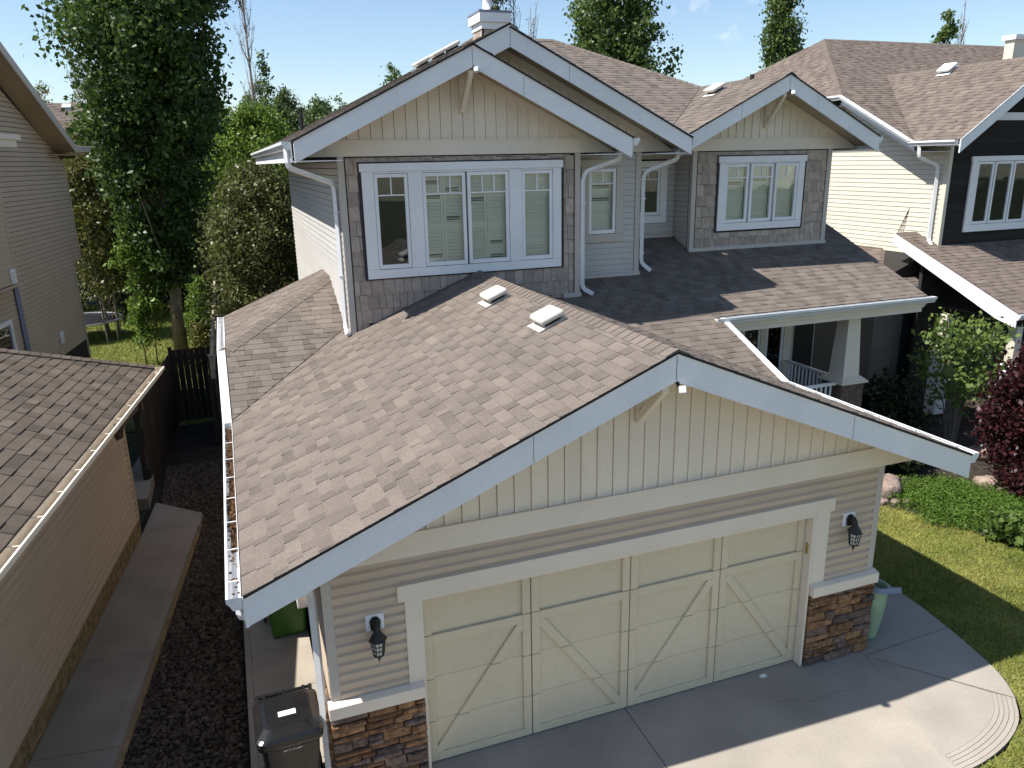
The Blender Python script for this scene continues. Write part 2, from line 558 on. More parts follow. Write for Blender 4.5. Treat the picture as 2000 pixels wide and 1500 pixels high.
def place_shingles(pieces, mat, parent, limit=300, mw=None, name='shingle'):
    sc = sorted(((screen_score(sum(p[0], Vector()) / len(p[0]), p[3], p[4], mw), i) for i, p in enumerate(pieces)), reverse=True)
    best = {i for s_, i in sc[:limit] if s_ > 30}
    rest = MB()
    for i, (vv, ff, tn, n, a) in enumerate(pieces):
        if i in best:
            m = MB()
            m.raw(vv, ff, tn)
            m.build(name, mat, parent)
        else:
            rest.raw(vv, ff, tn)
    if rest.v:
        tag(rest.build(name + '_field', mat, parent), kind='stuff')

# ------------------------------------------------------------------ cladding
PLAIN = [(0.05, 0.016), (1.0, 0.004)]
DEEP = [(0.14, 0.022), (1.0, 0.002)]
WIDE = [(0.11, 0.018), (1.0, 0.003)]
DUTCH = [(0.04, 0.026), (0.52, 0.024), (0.70, 0.002), (1.0, 0.002)]
def siding(o, e, n, polys, exp, mat, parent, profile=PLAIN, name='siding_plank', z0=None, join=False, butt=0.006):
    """horizontal planks clipped to convex (u,z) outlines on the wall through o, along e, facing n"""
    o, e, n = Vector(o), Vector(e).normalized(), Vector(n).normalized()
    rnd = random.Random(5)
    J = MB()
    for poly in polys:
        zs = [q[1] for q in poly]
        us = [q[0] for q in poly]
        base = z0 if z0 is not None else min(zs)
        k = int(math.floor((min(zs) - base) / exp + 1e-6))
        while base + k * exp < max(zs) - 0.005:
            zb = base + k * exp
            m = MB()
            tn = rnd.random()
            for (f0, d0), (f1, d1) in zip(profile[:-1], profile[1:]):
                za, zc = zb + f0 * exp, zb + f1 * exp
                c = clip_convex([(min(us) - 1, za), (max(us) + 1, za), (max(us) + 1, zc), (min(us) - 1, zc)], poly)
                if len(c) < 3 or parea(c) < 1e-4:
                    continue
                pts = [o + e * u + Vector((0, 0, z)) + n * (d0 + (d1 - d0) * (z - za) / (zc - za)) for u, z in c]
                nn = (pts[1] - pts[0]).cross(pts[2] - pts[1])
                if nn.dot(n) < 0:
                    pts = pts[::-1]
                m.face(pts, tn)
            # butt edge
            zl = zb + profile[0][0] * exp
            c = clip_convex([(min(us) - 1, zl), (max(us) + 1, zl), (max(us) + 1, zl + 0.004), (min(us) - 1, zl + 0.004)], poly)
            if len(c) >= 3:
                ua, ub = min(q[0] for q in c), max(q[0] for q in c)
                a = o + e * ua + Vector((0, 0, zl))
                b = o + e * ub + Vector((0, 0, zl))
                if zl >= min(zs) - 1e-4:
                    m.face([a + n * 0.0005, b + n * 0.0005, b + n * profile[0][1], a + n * profile[0][1]], tn)
            if m.v:
                if join:
                    J.raw(m.v, m.f, tn)
                else:
                    m.build(name, mat, parent)
            k += 1
    if join and J.v:
        tag(J.build(name + '_field', mat, parent), kind='stuff')

def shakes(o, e, n, polys, holes, exp, mat, parent, seed=2, name='shake', z0=None):
    o, e, n = Vector(o), Vector(e).normalized(), Vector(n).normalized()
    rnd = random.Random(seed)
    for poly in polys:
        zs = [q[1] for q in poly]
        us = [q[0] for q in poly]
        base = z0 if z0 is not None else min(zs)
        k = int(math.floor((min(zs) - base) / exp + 1e-6))
        while base + k * exp < max(zs) - 0.01:
            zb = base + k * exp
            u = min(us) - rnd.random() * 0.1
            while u < max(us):
                w = rnd.uniform(0.10, 0.20)
                dz = rnd.uniform(-0.012, 0.012)
                c = clip_convex([(u, zb + dz), (u + w - 0.007, zb + dz), (u + w - 0.007, zb + exp), (u, zb + exp)], poly)
                cx, cz = u + w / 2, zb + exp / 2
                u += w
                if len(c) < 3 or parea(c) < 1e-3:
                    continue
                tn = min(1, max(0, rnd.gauss(0.5, 0.25)))
                t0 = rnd.uniform(0.018, 0.026)
                m = MB()
                def P(q, lift):
                    f = (q[1] - zb) / exp
                    return o + e * q[0] + Vector((0, 0, q[1])) + n * ((t0 * (1 - 0.75 * f)) if lift else 0.0005)
                top = [P(q, True) for q in c]
                bot = [P(q, False) for q in c]
                if (top[1] - top[0]).cross(top[2] - top[1]).dot(n) < 0:
                    top, bot = top[::-1], bot[::-1]
                L = len(top)
                m.raw(top + bot, [tuple(range(L))] + [(L + i, L + (i + 1) % L, (i + 1) % L, i) for i in range(L)], tn)
                m.build(name, mat, parent)
            k += 1

def rect(u0, u1, z0, z1):
    return [(u0, z0), (u1, z0), (u1, z1), (u0, z1)]

def around(u0, u1, z0, z1, h):
    """a rectangle with one rectangular hole as four rectangles"""
    a, b, c, d = h
    return [r for r in (rect(u0, a, z0, z1), rect(b, u1, z0, z1), rect(a, b, z0, c), rect(a, b, d, z1)) if r[1][0] - r[0][0] > 0.01 and r[2][1] - r[1][1] > 0.01]

def stones(o, e, n, u0, u1, z0, z1, parent, seed=4):
    o, e, n = Vector(o), Vector(e).normalized(), Vector(n).normalized()
    rnd = random.Random(seed)
    Z = Vector((0, 0, 1))
    z = z0
    while z < z1 - 0.02:
        h = rnd.choice((0.07, 0.085, 0.10, 0.115))
        if z1 - z - h < 0.05:
            h = z1 - z
        u = u0
        while u < u1 - 0.01:
            w = rnd.uniform(0.14, 0.40)
            if u1 - u - w < 0.10:
                w = u1 - u
            split = h > 0.095 and w < 0.26 and rnd.random() < 0.5
            for (za, zb) in (((z, z + h * 0.5), (z + h * 0.5, z + h)) if split else ((z, z + h),)):
                d = rnd.uniform(0.035, 0.075)
                g = 0.006
                j = lambda a=0.007: rnd.uniform(-a, a)
                c = [(u + g + j(), za + g + j()), (u + w * 0.5, za + g + j()), (u + w - g + j(), za + g + j()), (u + w - g + j(), zb - g + j()),
                     (u + w * 0.45, zb - g + j()), (u + g + j(), zb - g + j())]
                cu, cz = u + w / 2, (za + zb) / 2
                back = [o + e * a + Z * b for a, b in c]
                mid = [o + e * a + Z * b + n * (d * 0.72) for a, b in c]
                fr = [o + e * (cu + (a - cu) * (1 - 0.035 / w)) + Z * (cz + (b - cz) * (1 - 0.025 / (zb - za))) + n * (d + j(0.008)) for a, b in c]
                ctr = o + e * (cu + j(0.03)) + Z * cz + n * (d + rnd.uniform(0.0, 0.016))
                m = MB()
                ff = []
                for a0 in (0, 6):
                    ff += [(a0 + i, a0 + (i + 1) % 6, a0 + 6 + (i + 1) % 6, a0 + 6 + i) for i in range(6)]
                ff += [(12 + i, 12 + (i + 1) % 6, 18) for i in range(6)]
                m.raw(back + mid + fr + [ctr], ff, rnd.random())
                m.build('stone', 'stone' if rnd.random() < 0.6 else 'stone_grey', parent)
            u += w
        z += h

# ------------------------------------------------------------------ trim helpers
def gutter(parent, A, B, out, name='gutter', mat='gutter', straps=True, h=0.115, w=0.125):
    A, B, out = Vector(A), Vector(B), Vector(out).normalized()
    Z = Vector((0, 0, 1))
    pr = [(0, 0), (0, -h), (w * 0.62, -h), (w * 0.82, -h * 0.55), (w, -h * 0.35), (w, 0.004), (w - 0.022, 0.004), (w - 0.022, -0.004),
          (w - 0.008, -0.006), (w - 0.010, -h * 0.33), (w * 0.80 - 0.006, -h * 0.53), (w * 0.60, -h + 0.006), (0.006, -h + 0.006), (0.006, 0)]
    i0 = []
    m = MB()
    P = [A + out * a + Z * b for a, b in pr]
    Q = [B + out * a + Z * b for a, b in pr]
    n = len(P)
    m.raw(P + Q, [(i, (i + 1) % n, n + (i + 1) % n, n + i) for i in range(n)])
    for E in (A, B):          # end caps
        c = [E + out * a + Z * b for a, b in pr[:6]]
        m.face(c)
    g = m.build(name, mat, parent)
    if straps:
        d = (B - A)
        L = d.length
        d.normalize()
        for k in range(int(L / 0.62)):
            p = A + d * (0.3 + 0.62 * k)
            s_ = MB()
            s_.obox(p + out * (w * 0.48) + Z * 0.000, d * 0.009, out * (w * 0.46), Z * 0.0025)
            s_.build('gutter_strap', mat, g)
    return g

def spout(parent, pts, size=0.062, name='downspout', mat='gutter'):
    m = MB()
    P = [Vector(p) for p in pts]
    # round the corners a little
    Q = [P[0]]
    for i in range(1, len(P) - 1):
        a, b, c = P[i - 1], P[i], P[i + 1]
        r = min(0.07, (a - b).length * 0.4, (c - b).length * 0.4)
        Q += [b + (a - b).normalized() * r, b + ((a - b).normalized() + (c - b).normalized()) * r * 0.28, b + (c - b).normalized() * r]
    Q.append(P[-1])
    m.tube(Q, size * 0.7071, 4, True, rot=math.pi / 4)
    return m.build(name, mat, parent)

def rake(parent, apex, end, depth, th=0.035, mat='white', seams=()):
    """barge board in the plane y = apex.y, top edge from apex to end, cut plumb at the eave end"""
    a, e = Vector(apex), Vector(end)
    m = MB()
    m.prism([a, e, e - Vector((0, 0, depth)), a - Vector((0, 0, depth))], (0, th, 0))
    f = m.build('barge_board', mat, parent, bevel=0.004)
    # drip edge above the board
    d = MB()
    z = Vector((0, 0, 0.018))
    d.prism([a + z, e + z, e - z * 0.2, a - z * 0.2], (0, -0.014, 0))
    d.build('drip_edge', mat, f)
    for s_ in seams:
        p = a + (e - a) * s_
        q = MB()
        t = (e - a).normalized()
        nn = Vector((-t.z, 0, t.x))
        if nn.z > 0:
            nn = -nn
        q.prism([p + Vector((-0.002, -0.0015, -0.02)), p + Vector((0.002, -0.0015, -0.02)), p + Vector((0.002, -0.0015, -depth + 0.01)), p + Vector((-0.002, -0.0015, -depth + 0.01))], (0, 0.001, 0))
        q.build('seam', 'groove', f)
    return f

def soffit_rake(parent, apex, end, y0, y1, drop, mat='soffit', panels=0.9):
    """sloped soffit under a rake between y0 and y1, split in panels"""
    a, e = Vector(apex), Vector(end)
    L = (e - a).length
    k = max(1, int(L / panels))
    s_ = MB()
    D = Vector((0, 0, -drop))
    # dark backing
    s_.face([a + D + Vector((0, y0 - a.y, 0.012)), e + D + Vector((0, y0 - a.y, 0.012)), e + D + Vector((0, y1 - a.y, 0.012)), a + D + Vector((0, y1 - a.y, 0.012))])
    o = s_.build('soffit', 'groove', parent)
    for i in range(k):
        p, q = a + (e - a) * ((i + 0.004) / k), a + (e - a) * ((i + 1 - 0.004) / k)
        m = MB()
        m.prism([p + D + Vector((0, y0 - a.y, 0)), q + D + Vector((0, y0 - a.y, 0)), q + D + Vector((0, y1 - a.y, 0)), p + D + Vector((0, y1 - a.y, 0))], (0, 0, 0.008), random.random())
        m.build('soffit_panel', mat, o)
    return o

def roof_vent(parent, c, e, s, mat='vent', k=1.0):
    """low mushroom vent: flange on the shingles, throat, rounded cap. c on the roof, e across, s up the slope"""
    c, e, s = Vector(c), Vector(e).normalized(), Vector(s).normalized()
    n = e.cross(s)
    if n.z < 0:
        n = -n
    m = MB()
    m.obox(c + n * 0.016 - s * 0.03 * k, e * 0.20 * k, s * 0.20 * k, n * 0.004)
    v = m.build('roof_vent', mat, parent)
    t = MB()
    t.obox(c + n * 0.05, e * 0.13 * k, s * 0.11 * k, n * 0.035)
    t.build('throat', 'groove', v)
    q = MB()
    q.obox(c + n * (0.10 * k), e * 0.205 * k, s * 0.165 * k, n * 0.042 * k)
    o = q.build('cap', mat, v)
    md = o.modifiers.new('bevel', 'BEVEL')
    md.width = 0.04 * k
    md.segments = 4
    o.data.polygons.foreach_set('use_smooth', np.ones(6, dtype=bool))
    return v

def window(parent, y, trim, sashes, muntin=True, header=0.125, side=None, shut=None, trimmat='white', glass='glass', name='window', th=0.05, dark=()):
    """front-facing window (faces -y). trim=(x0,x1,z0,z1) outer casing; sashes = list of (x0,x1,z0,z1, ncols)"""
    x0, x1, z0, z1 = trim
    w = MB()
    sx0, sx1 = min(s_[0] for s_ in sashes), max(s_[1] for s_ in sashes)
    sz0, sz1 = min(s_[2] for s_ in sashes), max(s_[3] for s_ in sashes)
    w.box(x0 - 0.03, x1 + 0.03, y - th - 0.012, y, z1 - header, z1)
    root = w.build(name, trimmat, parent, bevel=0.004)
    c = MB()
    c.box(x0, sx0, y - th, y, sz0, z1 - header - 0.002)
    c.box(sx1, x1, y - th, y, sz0, z1 - header - 0.002)
    c.box(x0, x1, y - th, y, z0, sz0 - 0.002)
    if z1 - header - 0.002 > sz1 + 0.004:
        c.box(sx0 + .001, sx1 - .001, y - th, y, sz1, z1 - header - 0.003)
    ss = sorted(sashes)
    for a, b in zip(ss[:-1], ss[1:]):
        if b[0] - a[1] > 0.06:
            c.box(a[1], b[0], y - th, y, sz0 + .001, sz1 - .001)
    c.build('casing', trimmat, root, bevel=0.003)
    for i, (a, b, lo, hi, nc) in enumerate(sashes):
        f = MB()
        fw = 0.062
        f.box(a + .006, a + fw, y - th + 0.012, y + 0.02, lo + .006, hi - .006)
        f.box(b - fw, b - .006, y - th + 0.012, y + 0.02, lo + .006, hi - .006)
        f.box(a + fw, b - fw, y - th + 0.012, y + 0.02, lo + .006, lo + fw + .012)
        f.box(a + fw, b - fw, y - th + 0.012, y + 0.02, hi - fw, hi - .006)
        f.build('sash_frame', 'white', root, bevel=0.004)
        g = MB()
        g.box(a, b, y - 0.004, y + 0.024, lo, hi)     # dark gap around the sash
        p = MB()
        p.box(a + fw - .003, b - fw + .003, y - th + 0.030, y - th + 0.036, lo + fw + .008, hi - fw + .003)
        p.build('pane', 'glassdark' if i in dark else glass, root)
        if muntin:
            t = MB()
            zb = hi - fw - 0.27 * (hi - lo - 2 * fw) / 1.36
            t.box(a + fw, b - fw, y - th + 0.020, y - th + 0.0285, zb - .010, zb + .010)
            for k in range(1, nc):
                xm = a + fw + (b - a - 2 * fw) * k / nc
                t.box(xm - .010, xm + .010, y - th + 0.0205, y - th + 0.0280, zb + .010, hi - fw)
            t.build('muntin', 'white', root)
        # interior shutters: two hinged leaves of louvres on stiles
        if shut is not None and shut[i]:
            leafs = shut[i]
            rnd = random.Random(i + int(x0 * 10))
            aa, bb = a + fw - .02, b - fw + .02
            for q in range(leafs):
                l0, l1 = aa + (bb - aa) * q / leafs, aa + (bb - aa) * (q + 1) / leafs
                sh = MB()
                yy = y + 0.09
                for (p0, p1) in ((l0 + .003, l0 + .045), (l1 - .045, l1 - .003)):
                    sh.box(p0, p1, yy - .014, yy + .014, lo, hi)
                mid = lo + (hi - lo) * 0.42
                for zz in (lo + .03, mid, hi - .03):
                    sh.box(l0 + .045, l1 - .045, yy - .014, yy + .014, zz - .045, zz + .045)
                tilt0 = rnd.choice((0.30, 0.36, 0.50))
                for g0, g1 in ((lo + .075, mid - .045), (mid + .045, hi - .075)):
                    ns = max(1, round((g1 - g0) / .058))
                    for q2 in range(ns):
                        z = g0 + (g1 - g0) * (q2 + .5) / ns
                        tl = 1.25 if rnd.random() < 0.035 else tilt0 + rnd.uniform(-.06, .06)
                        hh = (g1 - g0) / ns * .53
                        sh.obox((l0 / 2 + l1 / 2, yy, z), ((l1 - l0) / 2 - .047, 0, 0), (0, hh * math.sin(tl), hh * math.cos(tl)), (0, -.004 * math.cos(tl), .004 * math.sin(tl)), rnd.random())
                sh.build('shutter', 'shutter', root)
    return root

def wall_front(m, x0, x1, y, z0, z1, hole=None, th=0.14):
    for r in (around(x0, x1, z0, z1, hole) if hole else [rect(x0, x1, z0, z1)]):
        m.box(r[0][0], r[1][0], y, y + th, r[0][1], r[2][1])

def room_box(parent, x0, x1, y0, y1, z0, z1):
    m = MB()
    a = [(x0, y0, z0), (x1, y0, z0), (x1, y1, z0), (x0, y1, z0), (x0, y0, z1), (x1, y0, z1), (x1, y1, z1), (x0, y1, z1)]
    m.raw(a, [(0, 1, 2, 3), (4, 7, 6, 5), (1, 5, 6, 2), (2, 6, 7, 3), (3, 7, 4, 0)])
    return m.build('room_shell', 'room', parent)

def lantern(parent, x, z, y):
    """carriage lantern on a white mounting block"""
    p = MB()
    p.box(x - .092, x + .092, y - .03, y, z - .088, z + .088)
    root = p.build('wall_lantern', 'white', parent, bevel=0.01)
    b = MB()
    pts = [(x - .045, z - .07), (x + .045, z - .07), (x + .055, z + .02), (x + .03, z + .06), (x, z + .072), (x - .03, z + .06), (x - .055, z + .02)]
    b.prism([(a, y - .03, c) for a, c in pts], (0, -.028, 0))
    b.tube([(x, y - .05, z + .02), (x, y - .085, z + .035), (x, y - .115, z + .01), (x, y - .125, z - .05)], [.036, .034, .032, .04], 8)
    b.build('arm', 'black', root)
    cx, cy = x, y - .135
    h = MB()
    h.lathe((cx, cy, z - .03), [(0.0, .012), (.030, .0), (.05, -.03), (.088, -.085), (.092, -.10), (.0, -.10)], 6)
    h.build('hood', 'black', root)
    g = MB()
    zt, zb = z - .13, z - .29
    g.lathe((cx, cy, 0), [(.068, zt), (.050, zb)], 6)
    g.build('lamp_glass', 'lampglass', root)
    c = MB()
    for k in range(6):
        a = math.pi / 3 * k
        a2 = math.pi / 3 * (k + 1)
        t0 = Vector((cx + .073 * math.cos(a), cy + .073 * math.sin(a), zt))
        b0 = Vector((cx + .054 * math.cos(a), cy + .054 * math.sin(a), zb))
        t1 = Vector((cx + .073 * math.cos(a2), cy + .073 * math.sin(a2), zt))
        b1 = Vector((cx + .054 * math.cos(a2), cy + .054 * math.sin(a2), zb))
        c.bar(t0, b0, .008)
        c.bar((t0 + t1) / 2, (b0 + b1) / 2, .005)
        for f in (0.0, 0.33, 0.66, 1.0):
            c.bar(t0.lerp(b0, f), t1.lerp(b1, f), .006)
    c.build('cage', 'black', root)
    fn = MB()
    fn.lathe((cx, cy, zb), [(.056, .005), (.058, -.008), (.03, -.02), (.012, -.035), (.018, -.05), (.008, -.065), (.003, -.10), (0, -.105)], 8)
    fn.build('finial', 'black', root, smooth=True)
    return root

def knee_brace(parent, x, y_wall, y_out, z_top, z_low, mat='cream'):
    """gable bracket: post on the wall, slanting strut to the barge board"""
    m = MB()
    m.box(x - .045, x + .045, y_wall - .085, y_wall - .012, z_low - .06, z_top + .02)
    b = m.build('knee_brace', mat, parent, bevel=0.004)
    q = MB()
    q.prism([(x - .036, y_wall - .085, z_low - .04), (x - .036, y_wall - .085, z_low + .07), (x - .036, y_out + .06, z_top + .02), (x - .036, y_out, z_top - .01), (x - .036, y_out, z_top - .07)], (.072, 0, 0))
    q.build('strut', mat, b, bevel=0.004)
    return b

def flood_lamp(parent, x, y, z):
    m = MB()
    m.tube([(x, y + .03, z + .05), (x, y - .01, z + .02)], .018, 8)
    b = m.build('flood_lamp', 'black', parent)
    q = MB()
    q.obox((x + .02, y - .05, z - .01), Vector((.8, -.5, .1)).normalized() * .035, Vector((.5, .75, -.4)).normalized() * .03, Vector((.1, .35, .95)).normalized() * .035)
    q.build('lamp_head', 'clear', b, bevel=.008)
    return b

# ================================================================== THE HOUSE
MG = 0.4087          # lower roof pitch
MU = 0.493           # upper roof pitch
house = thing('house', 'two-storey beige house with a double garage and brown shingle roofs, in the middle', 'house', (0, 0, 0))
X, Y, Z = Vector((1, 0, 0)), Vector((0, 1, 0)), Vector((0, 0, 1))

# garage roof -------------------------------------------------------------
GX0, GX1, GXA, GZE, GZA = -0.765, 7.535, 3.385, 2.838, 4.535
YF = -0.59
def up(m, ax):
    v = Vector((ax[0], ax[1], m))
    return v.normalized()
cl = math.sqrt(1 + MG * MG)        # slope length per metre of plan
cu = math.sqrt(1 + MU * MU)
deck = MB()
pieces = []
# left slope: u along +y from YF, v up
def P(y, x):
    return (y - YF, (x - GX0) * cl)
D2 = 5.652
pieces += slope((GX0, YF, GZE + .02), (0, 1, 0), up(MG, (1, 0)),
                [[P(YF, GX0), P(4.34, GX0), P(D2, 0.547), P(D2, GXA), P(YF, GXA)], [P(D2, 0.547), P(6.28, 1.176), P(D2, 1.176)]], seed=2, deck=deck)
# right slope
def P(y, x):
    return (y - YF, (GX1 - x) * cl)
pieces += slope((GX1, YF, GZE + .02), (0, 1, 0), up(MG, (-1, 0)),
                [[P(YF, GX1), P(2.87, GX1), P(D2, 4.757), P(D2, GXA), P(YF, GXA)]], seed=3, deck=deck)
# left skirt: front-facing slope, then left-facing slope
LZ, LY = 3.516, 6.0
def P(x, y):
    return (x - GX0, (y - 4.34) * cl)
pieces += slope((GX0, 4.34, GZE + .02), (1, 0, 0), up(MG, (0, 1)),
                [[P(GX0, 4.34), P(1.176, 6.28), P(1.176, 7.94), P(GX0, 6.0)]], seed=4, deck=deck, thick=0.05)
def P(y, x):
    return (y - LY, (x - GX0) * cl)
pieces += slope((GX0, LY, LZ + .02), (0, 1, 0), up(MG, (1, 0)), [[P(LY, GX0), P(8.98, GX0), P(8.98, 1.176), P(7.94, 1.176)]], seed=5, deck=deck)
# porch roof
PY, PZ = 4.641, 3.561
def P(x, y):
    return (x - 4.7, (y - 2.87) * cl)
pieces += slope((4.7, 2.87, PZ + MG * (2.87 - PY) + .02), (1, 0, 0), up(MG, (0, 1)),
                [[P(7.535, 2.87), P(7.535, 7.55), P(6.8, 7.55), P(5.3, 6.25), P(4.757, 5.66), P(4.757, 5.652)],
                 [P(7.535, PY), P(12.447, PY), P(12.447, 8.6), P(7.535, 8.6)]], seed=6, deck=deck, thick=0.06)
# upper roofs
UZ = 6.662
def P(y, x):
    return (y - 5.03, (x - 0.47) * cu)
pieces += slope((0.47, 5.03, UZ + MU * (0.47 - 0.496) + .02), (0, 1, 0), up(MU, (1, 0)),
                [[P(5.03, .47), P(16.8, .47), P(16.8, .48), P(13.6, 3.206), P(5.03, 3.206)],
                 [P(5.576, 3.206), P(13.6, 3.206), P(12.6, 4.016), P(5.576, 4.016)],
                 [P(10.37, 4.016), P(12.6, 4.016), P(11.84, 5.4)]], seed=7, deck=deck, exp=0.143)
def P(y, x):
    return (y - 5.03, (5.965 - x) * cu)
pieces += slope((5.965, 5.03, UZ + .02 - .013), (0, 1, 0), up(MU, (-1, 0)), [[P(5.03, 5.965), P(6.19, 5.965), P(6.19, 3.206), P(5.03, 3.206)]], seed=8, deck=deck)
def P(y, x):
    return (y - 5.576, (7.462 - x) * cu)
pieces += slope((7.462, 5.576, 6.675), (0, 1, 0), up(MU, (-1, 0)), [[P(5.576, 7.462), P(6.88, 7.462), P(10.4, 4.016), P(5.576, 4.016)]], seed=9, deck=deck)
def P(x, y):
    return (x - 4.0, (y - 6.9) * cu)
pieces += slope((4.0, 6.9, 6.68), (1, 0, 0), up(MU, (0, 1)),
                [[P(7.44, 6.9), P(12.4, 6.9), P(7.44, 11.86)], [P(7.44, 6.9), P(7.44, 11.86), P(5.4, 11.86), P(4.016, 10.37)]], seed=10, deck=deck)
G4X, G4Z = 10.015, 7.836
def P(y, x):
    return (y - 6.233, (x - 7.63) * cu)
pieces += slope((7.63, 6.233, G4Z - MU * (G4X - 7.63) + .02), (0, 1, 0), up(MU, (1, 0)), [[P(6.233, 7.63), P(6.9, 7.63), P(9.29, G4X), P(6.233, G4X)]], seed=12, deck=deck)
def P(y, x):
    return (y - 6.233, (12.4 - x) * cu)
pieces += slope((12.4, 6.233, G4Z - MU * (12.4 - G4X) + .02), (0, 1, 0), up(MU, (-1, 0)), [[P(6.233, 12.4), P(16.8, 12.4), P(11.84, 7.44), P(9.29, G4X), P(6.233, G4X)]], seed=13, deck=deck)
deck.prism([(0.5, 16.8, 6.66), (12.4, 16.8, 6.66), (7.44, 11.84, 9.09), (5.4, 11.84, 9.09)], (0, 0, -.05))
pieces += caps((GXA, YF, GZA + .02), (GXA, D2, GZA + .02), (-1, 0, -MG), (1, 0, -MG), seed=1)
pieces += caps((GX0, 6.0, LZ + .02), (1.176, 7.94, 4.329), (-.707, .707, -.289), (.707, -.707, -.289), seed=2)
pieces += caps((3.206, 5.03, 8.017), (3.206, 6.2, 8.017), (-1, 0, -MU), (1, 0, -MU), seed=5)
pieces += caps((4.016, 5.576, 8.393), (4.016, 10.37, 8.393), (-1, 0, -MU), (1, 0, -MU), seed=4)
pieces += caps((G4X, 6.233, 7.856), (G4X, 9.29, 7.856), (-1, 0, -MU), (1, 0, -MU), seed=6)
pieces += caps((12.4, 6.9, 6.68), (7.44, 11.86, 9.127), (-.707, -.707, -.35), (.707, .707, -.35), seed=7)
pieces += caps((5.4, 11.85, 9.127), (7.44, 11.85, 9.127), (0, -1, -MU), (0, 1, -MU), seed=8)
roof = deck.build('roof', 'felt', house)
place_shingles(pieces, 'shingle', roof, 300)
# metal valley / step flashings, thin dark open joint
for a_, b_, r_ in (((GX0, 4.34, GZE + .028), (1.176, 6.28, 3.66), .008), ((7.44, 6.95, 6.70), (4.03, 10.36, 8.40), .008), ((7.66, 6.92, 6.70), (G4X, 9.29, 7.86), .010)):
    fl = MB()
    fl.tube([a_, b_], r_, 5)
    fl.build('valley_flashing', 'felt', roof)

# garage walls -------------------------------------------------------------
gw = MB()
gw.box(-.075, .862, 0.004, .14, 0, 2.64)
gw.box(5.774, 6.78, 0.004, .14, 0, 2.64)
gw.box(.862, 5.774, 0.004, .14, 2.14, 2.64)
gw.box(-.075, .06, .14, 8.9, -.1, 2.62)
gw.box(6.64, 6.78, .14, 6.9, -.1, 2.62)
gw.box(-.075, .06, 5.9, 8.9, 2.62, 3.40)
gw.prism([(-.70, .004, 2.64), (7.47, .004, 2.64), (7.36, .004, 2.76), (3.385, .004, 4.38), (-.59, .004, 2.76)], (0, .12, 0))
gwall = gw.build('garage_wall', 'groove', house)
siding((0, -.001, 0), X, -Y, [rect(0.0, .66, 1.19, 2.625), rect(.66, .714, 1.19, 2.14), rect(.66, 6.025, 2.325, 2.625), rect(6.025, 6.705, 1.19, 2.625), rect(5.99, 6.025, 1.19, 2.14)],
       0.108, 'siding', gwall, DUTCH, z0=1.182)
siding((-.077, 0, 0), Y, -X, [rect(.07, 8.9, 1.0, 2.62)], 0.108, 'siding', gwall, PLAIN, z0=1.0, join=True)
siding((6.782, 0, 0), Y, X, [rect(.07, 4.6, 1.0, 2.62)], 0.108, 'siding', gwall, PLAIN, z0=1.0, join=True)
# corner posts
for x0, x1 in ((-.092, 0.004), (6.70, 6.797)):
    c = MB()
    c.box(x0, x1, -.022, .09, 1.178, 2.62)
    c.build('corner_post', 'corner', gwall, bevel=.004)
# ledges on the stone
for x0, x1 in ((-.13, .846), (5.80, 6.835)):
    c = MB()
    c.prism([(x0, -.105, 1.02), (x0, -.105, 1.155), (x0, -.02, 1.18), (x0, .05, 1.18), (x0, .05, 1.02)], (x1 - x0, 0, 0))
    c.build('stone_ledge', 'cream', gwall, bevel=.004)
sv = MB()
sv.box(-.10, .846, -.022, .003, 0, 1.018)
sv.box(-.10, -.078, -.02, 1.0, 0, 1.018)
veneer = sv.build('stone_veneer', 'mortar', house)
sv = MB()
sv.box(5.80, 6.80, -.022, .003, 0, 1.018)
veneer2 = sv.build('stone_veneer', 'mortar', house)
stones((0, -.022, 0), X, -Y, -.13, .846, 0, 1.018, veneer, 4)
stones((0, -.022, 0), X, -Y, 5.80, 6.835, 0, 1.018, veneer2, 9)
stones((-.10, 0, 0), Y, -X, .0, .62, 0, 1.018, veneer, 6)
stones((6.802, 0, 0), Y, X, .0, .62, 0, 1.018, veneer2, 7)
# frieze, gable boards and battens
gb = MB()
zu = lambda x: 4.535 - MG * abs(x - GXA)
gb.prism([(-.70, -.034, 2.623), (7.47, -.034, 2.623), (7.47, -.034, zu(7.47) - .13), (7.15, -.034, 2.883), (-.38, -.034, 2.883), (-.70, -.034, zu(7.47) - .13)], (0, .035, 0))
gable = gb.build('gable_frieze', 'cream', house)
c = MB()
c.box(-.3, 7.07, -.05, -.034, 2.862, 2.885)
c.build('frieze_cap', 'cream', gable)
def batten_gable(parent, xa, y, z0, za, m, half, step, drop):
    """vertical boards with raised battens up to the rake trim"""
    k = -int(half / step) - 1
    while k * step < half:
        a, b = xa + k * step, xa + (k + 1) * step - .005
        k += 1
        a, b = max(a, xa - half), min(b, xa + half)
        if b - a < .03:
            continue
        top = lambda x: za - m * abs(x - xa) - drop
        pts = [(a, y, z0), (b, y, z0), (b, y, max(z0 + .001, top(b)))]
        if a < xa < b:
            pts.append((xa, y, top(xa)))
        pts.append((a, y, max(z0 + .001, top(a))))
        p = MB()
        p.prism(pts, (0, -.008, 0), random.random())
        q = p.build('gable_board', 'creamwall', parent)
        h = top(a)
        if h - z0 > .03:
            s_ = MB()
            s_.prism([(a + .001, y - .0081, z0), (a + .036, y - .0081, z0), (a + .036, y - .0081, max(z0 + .01, top(a + .036))), (a + .001, y - .0081, max(z0 + .01, top(a + .001)))], (0, -.014, 0))
            s_.build('batten', 'creamwall', parent)
batten_gable(gable, GXA, 0.0, 2.885, GZA, MG, 3.75, 0.186, .19)
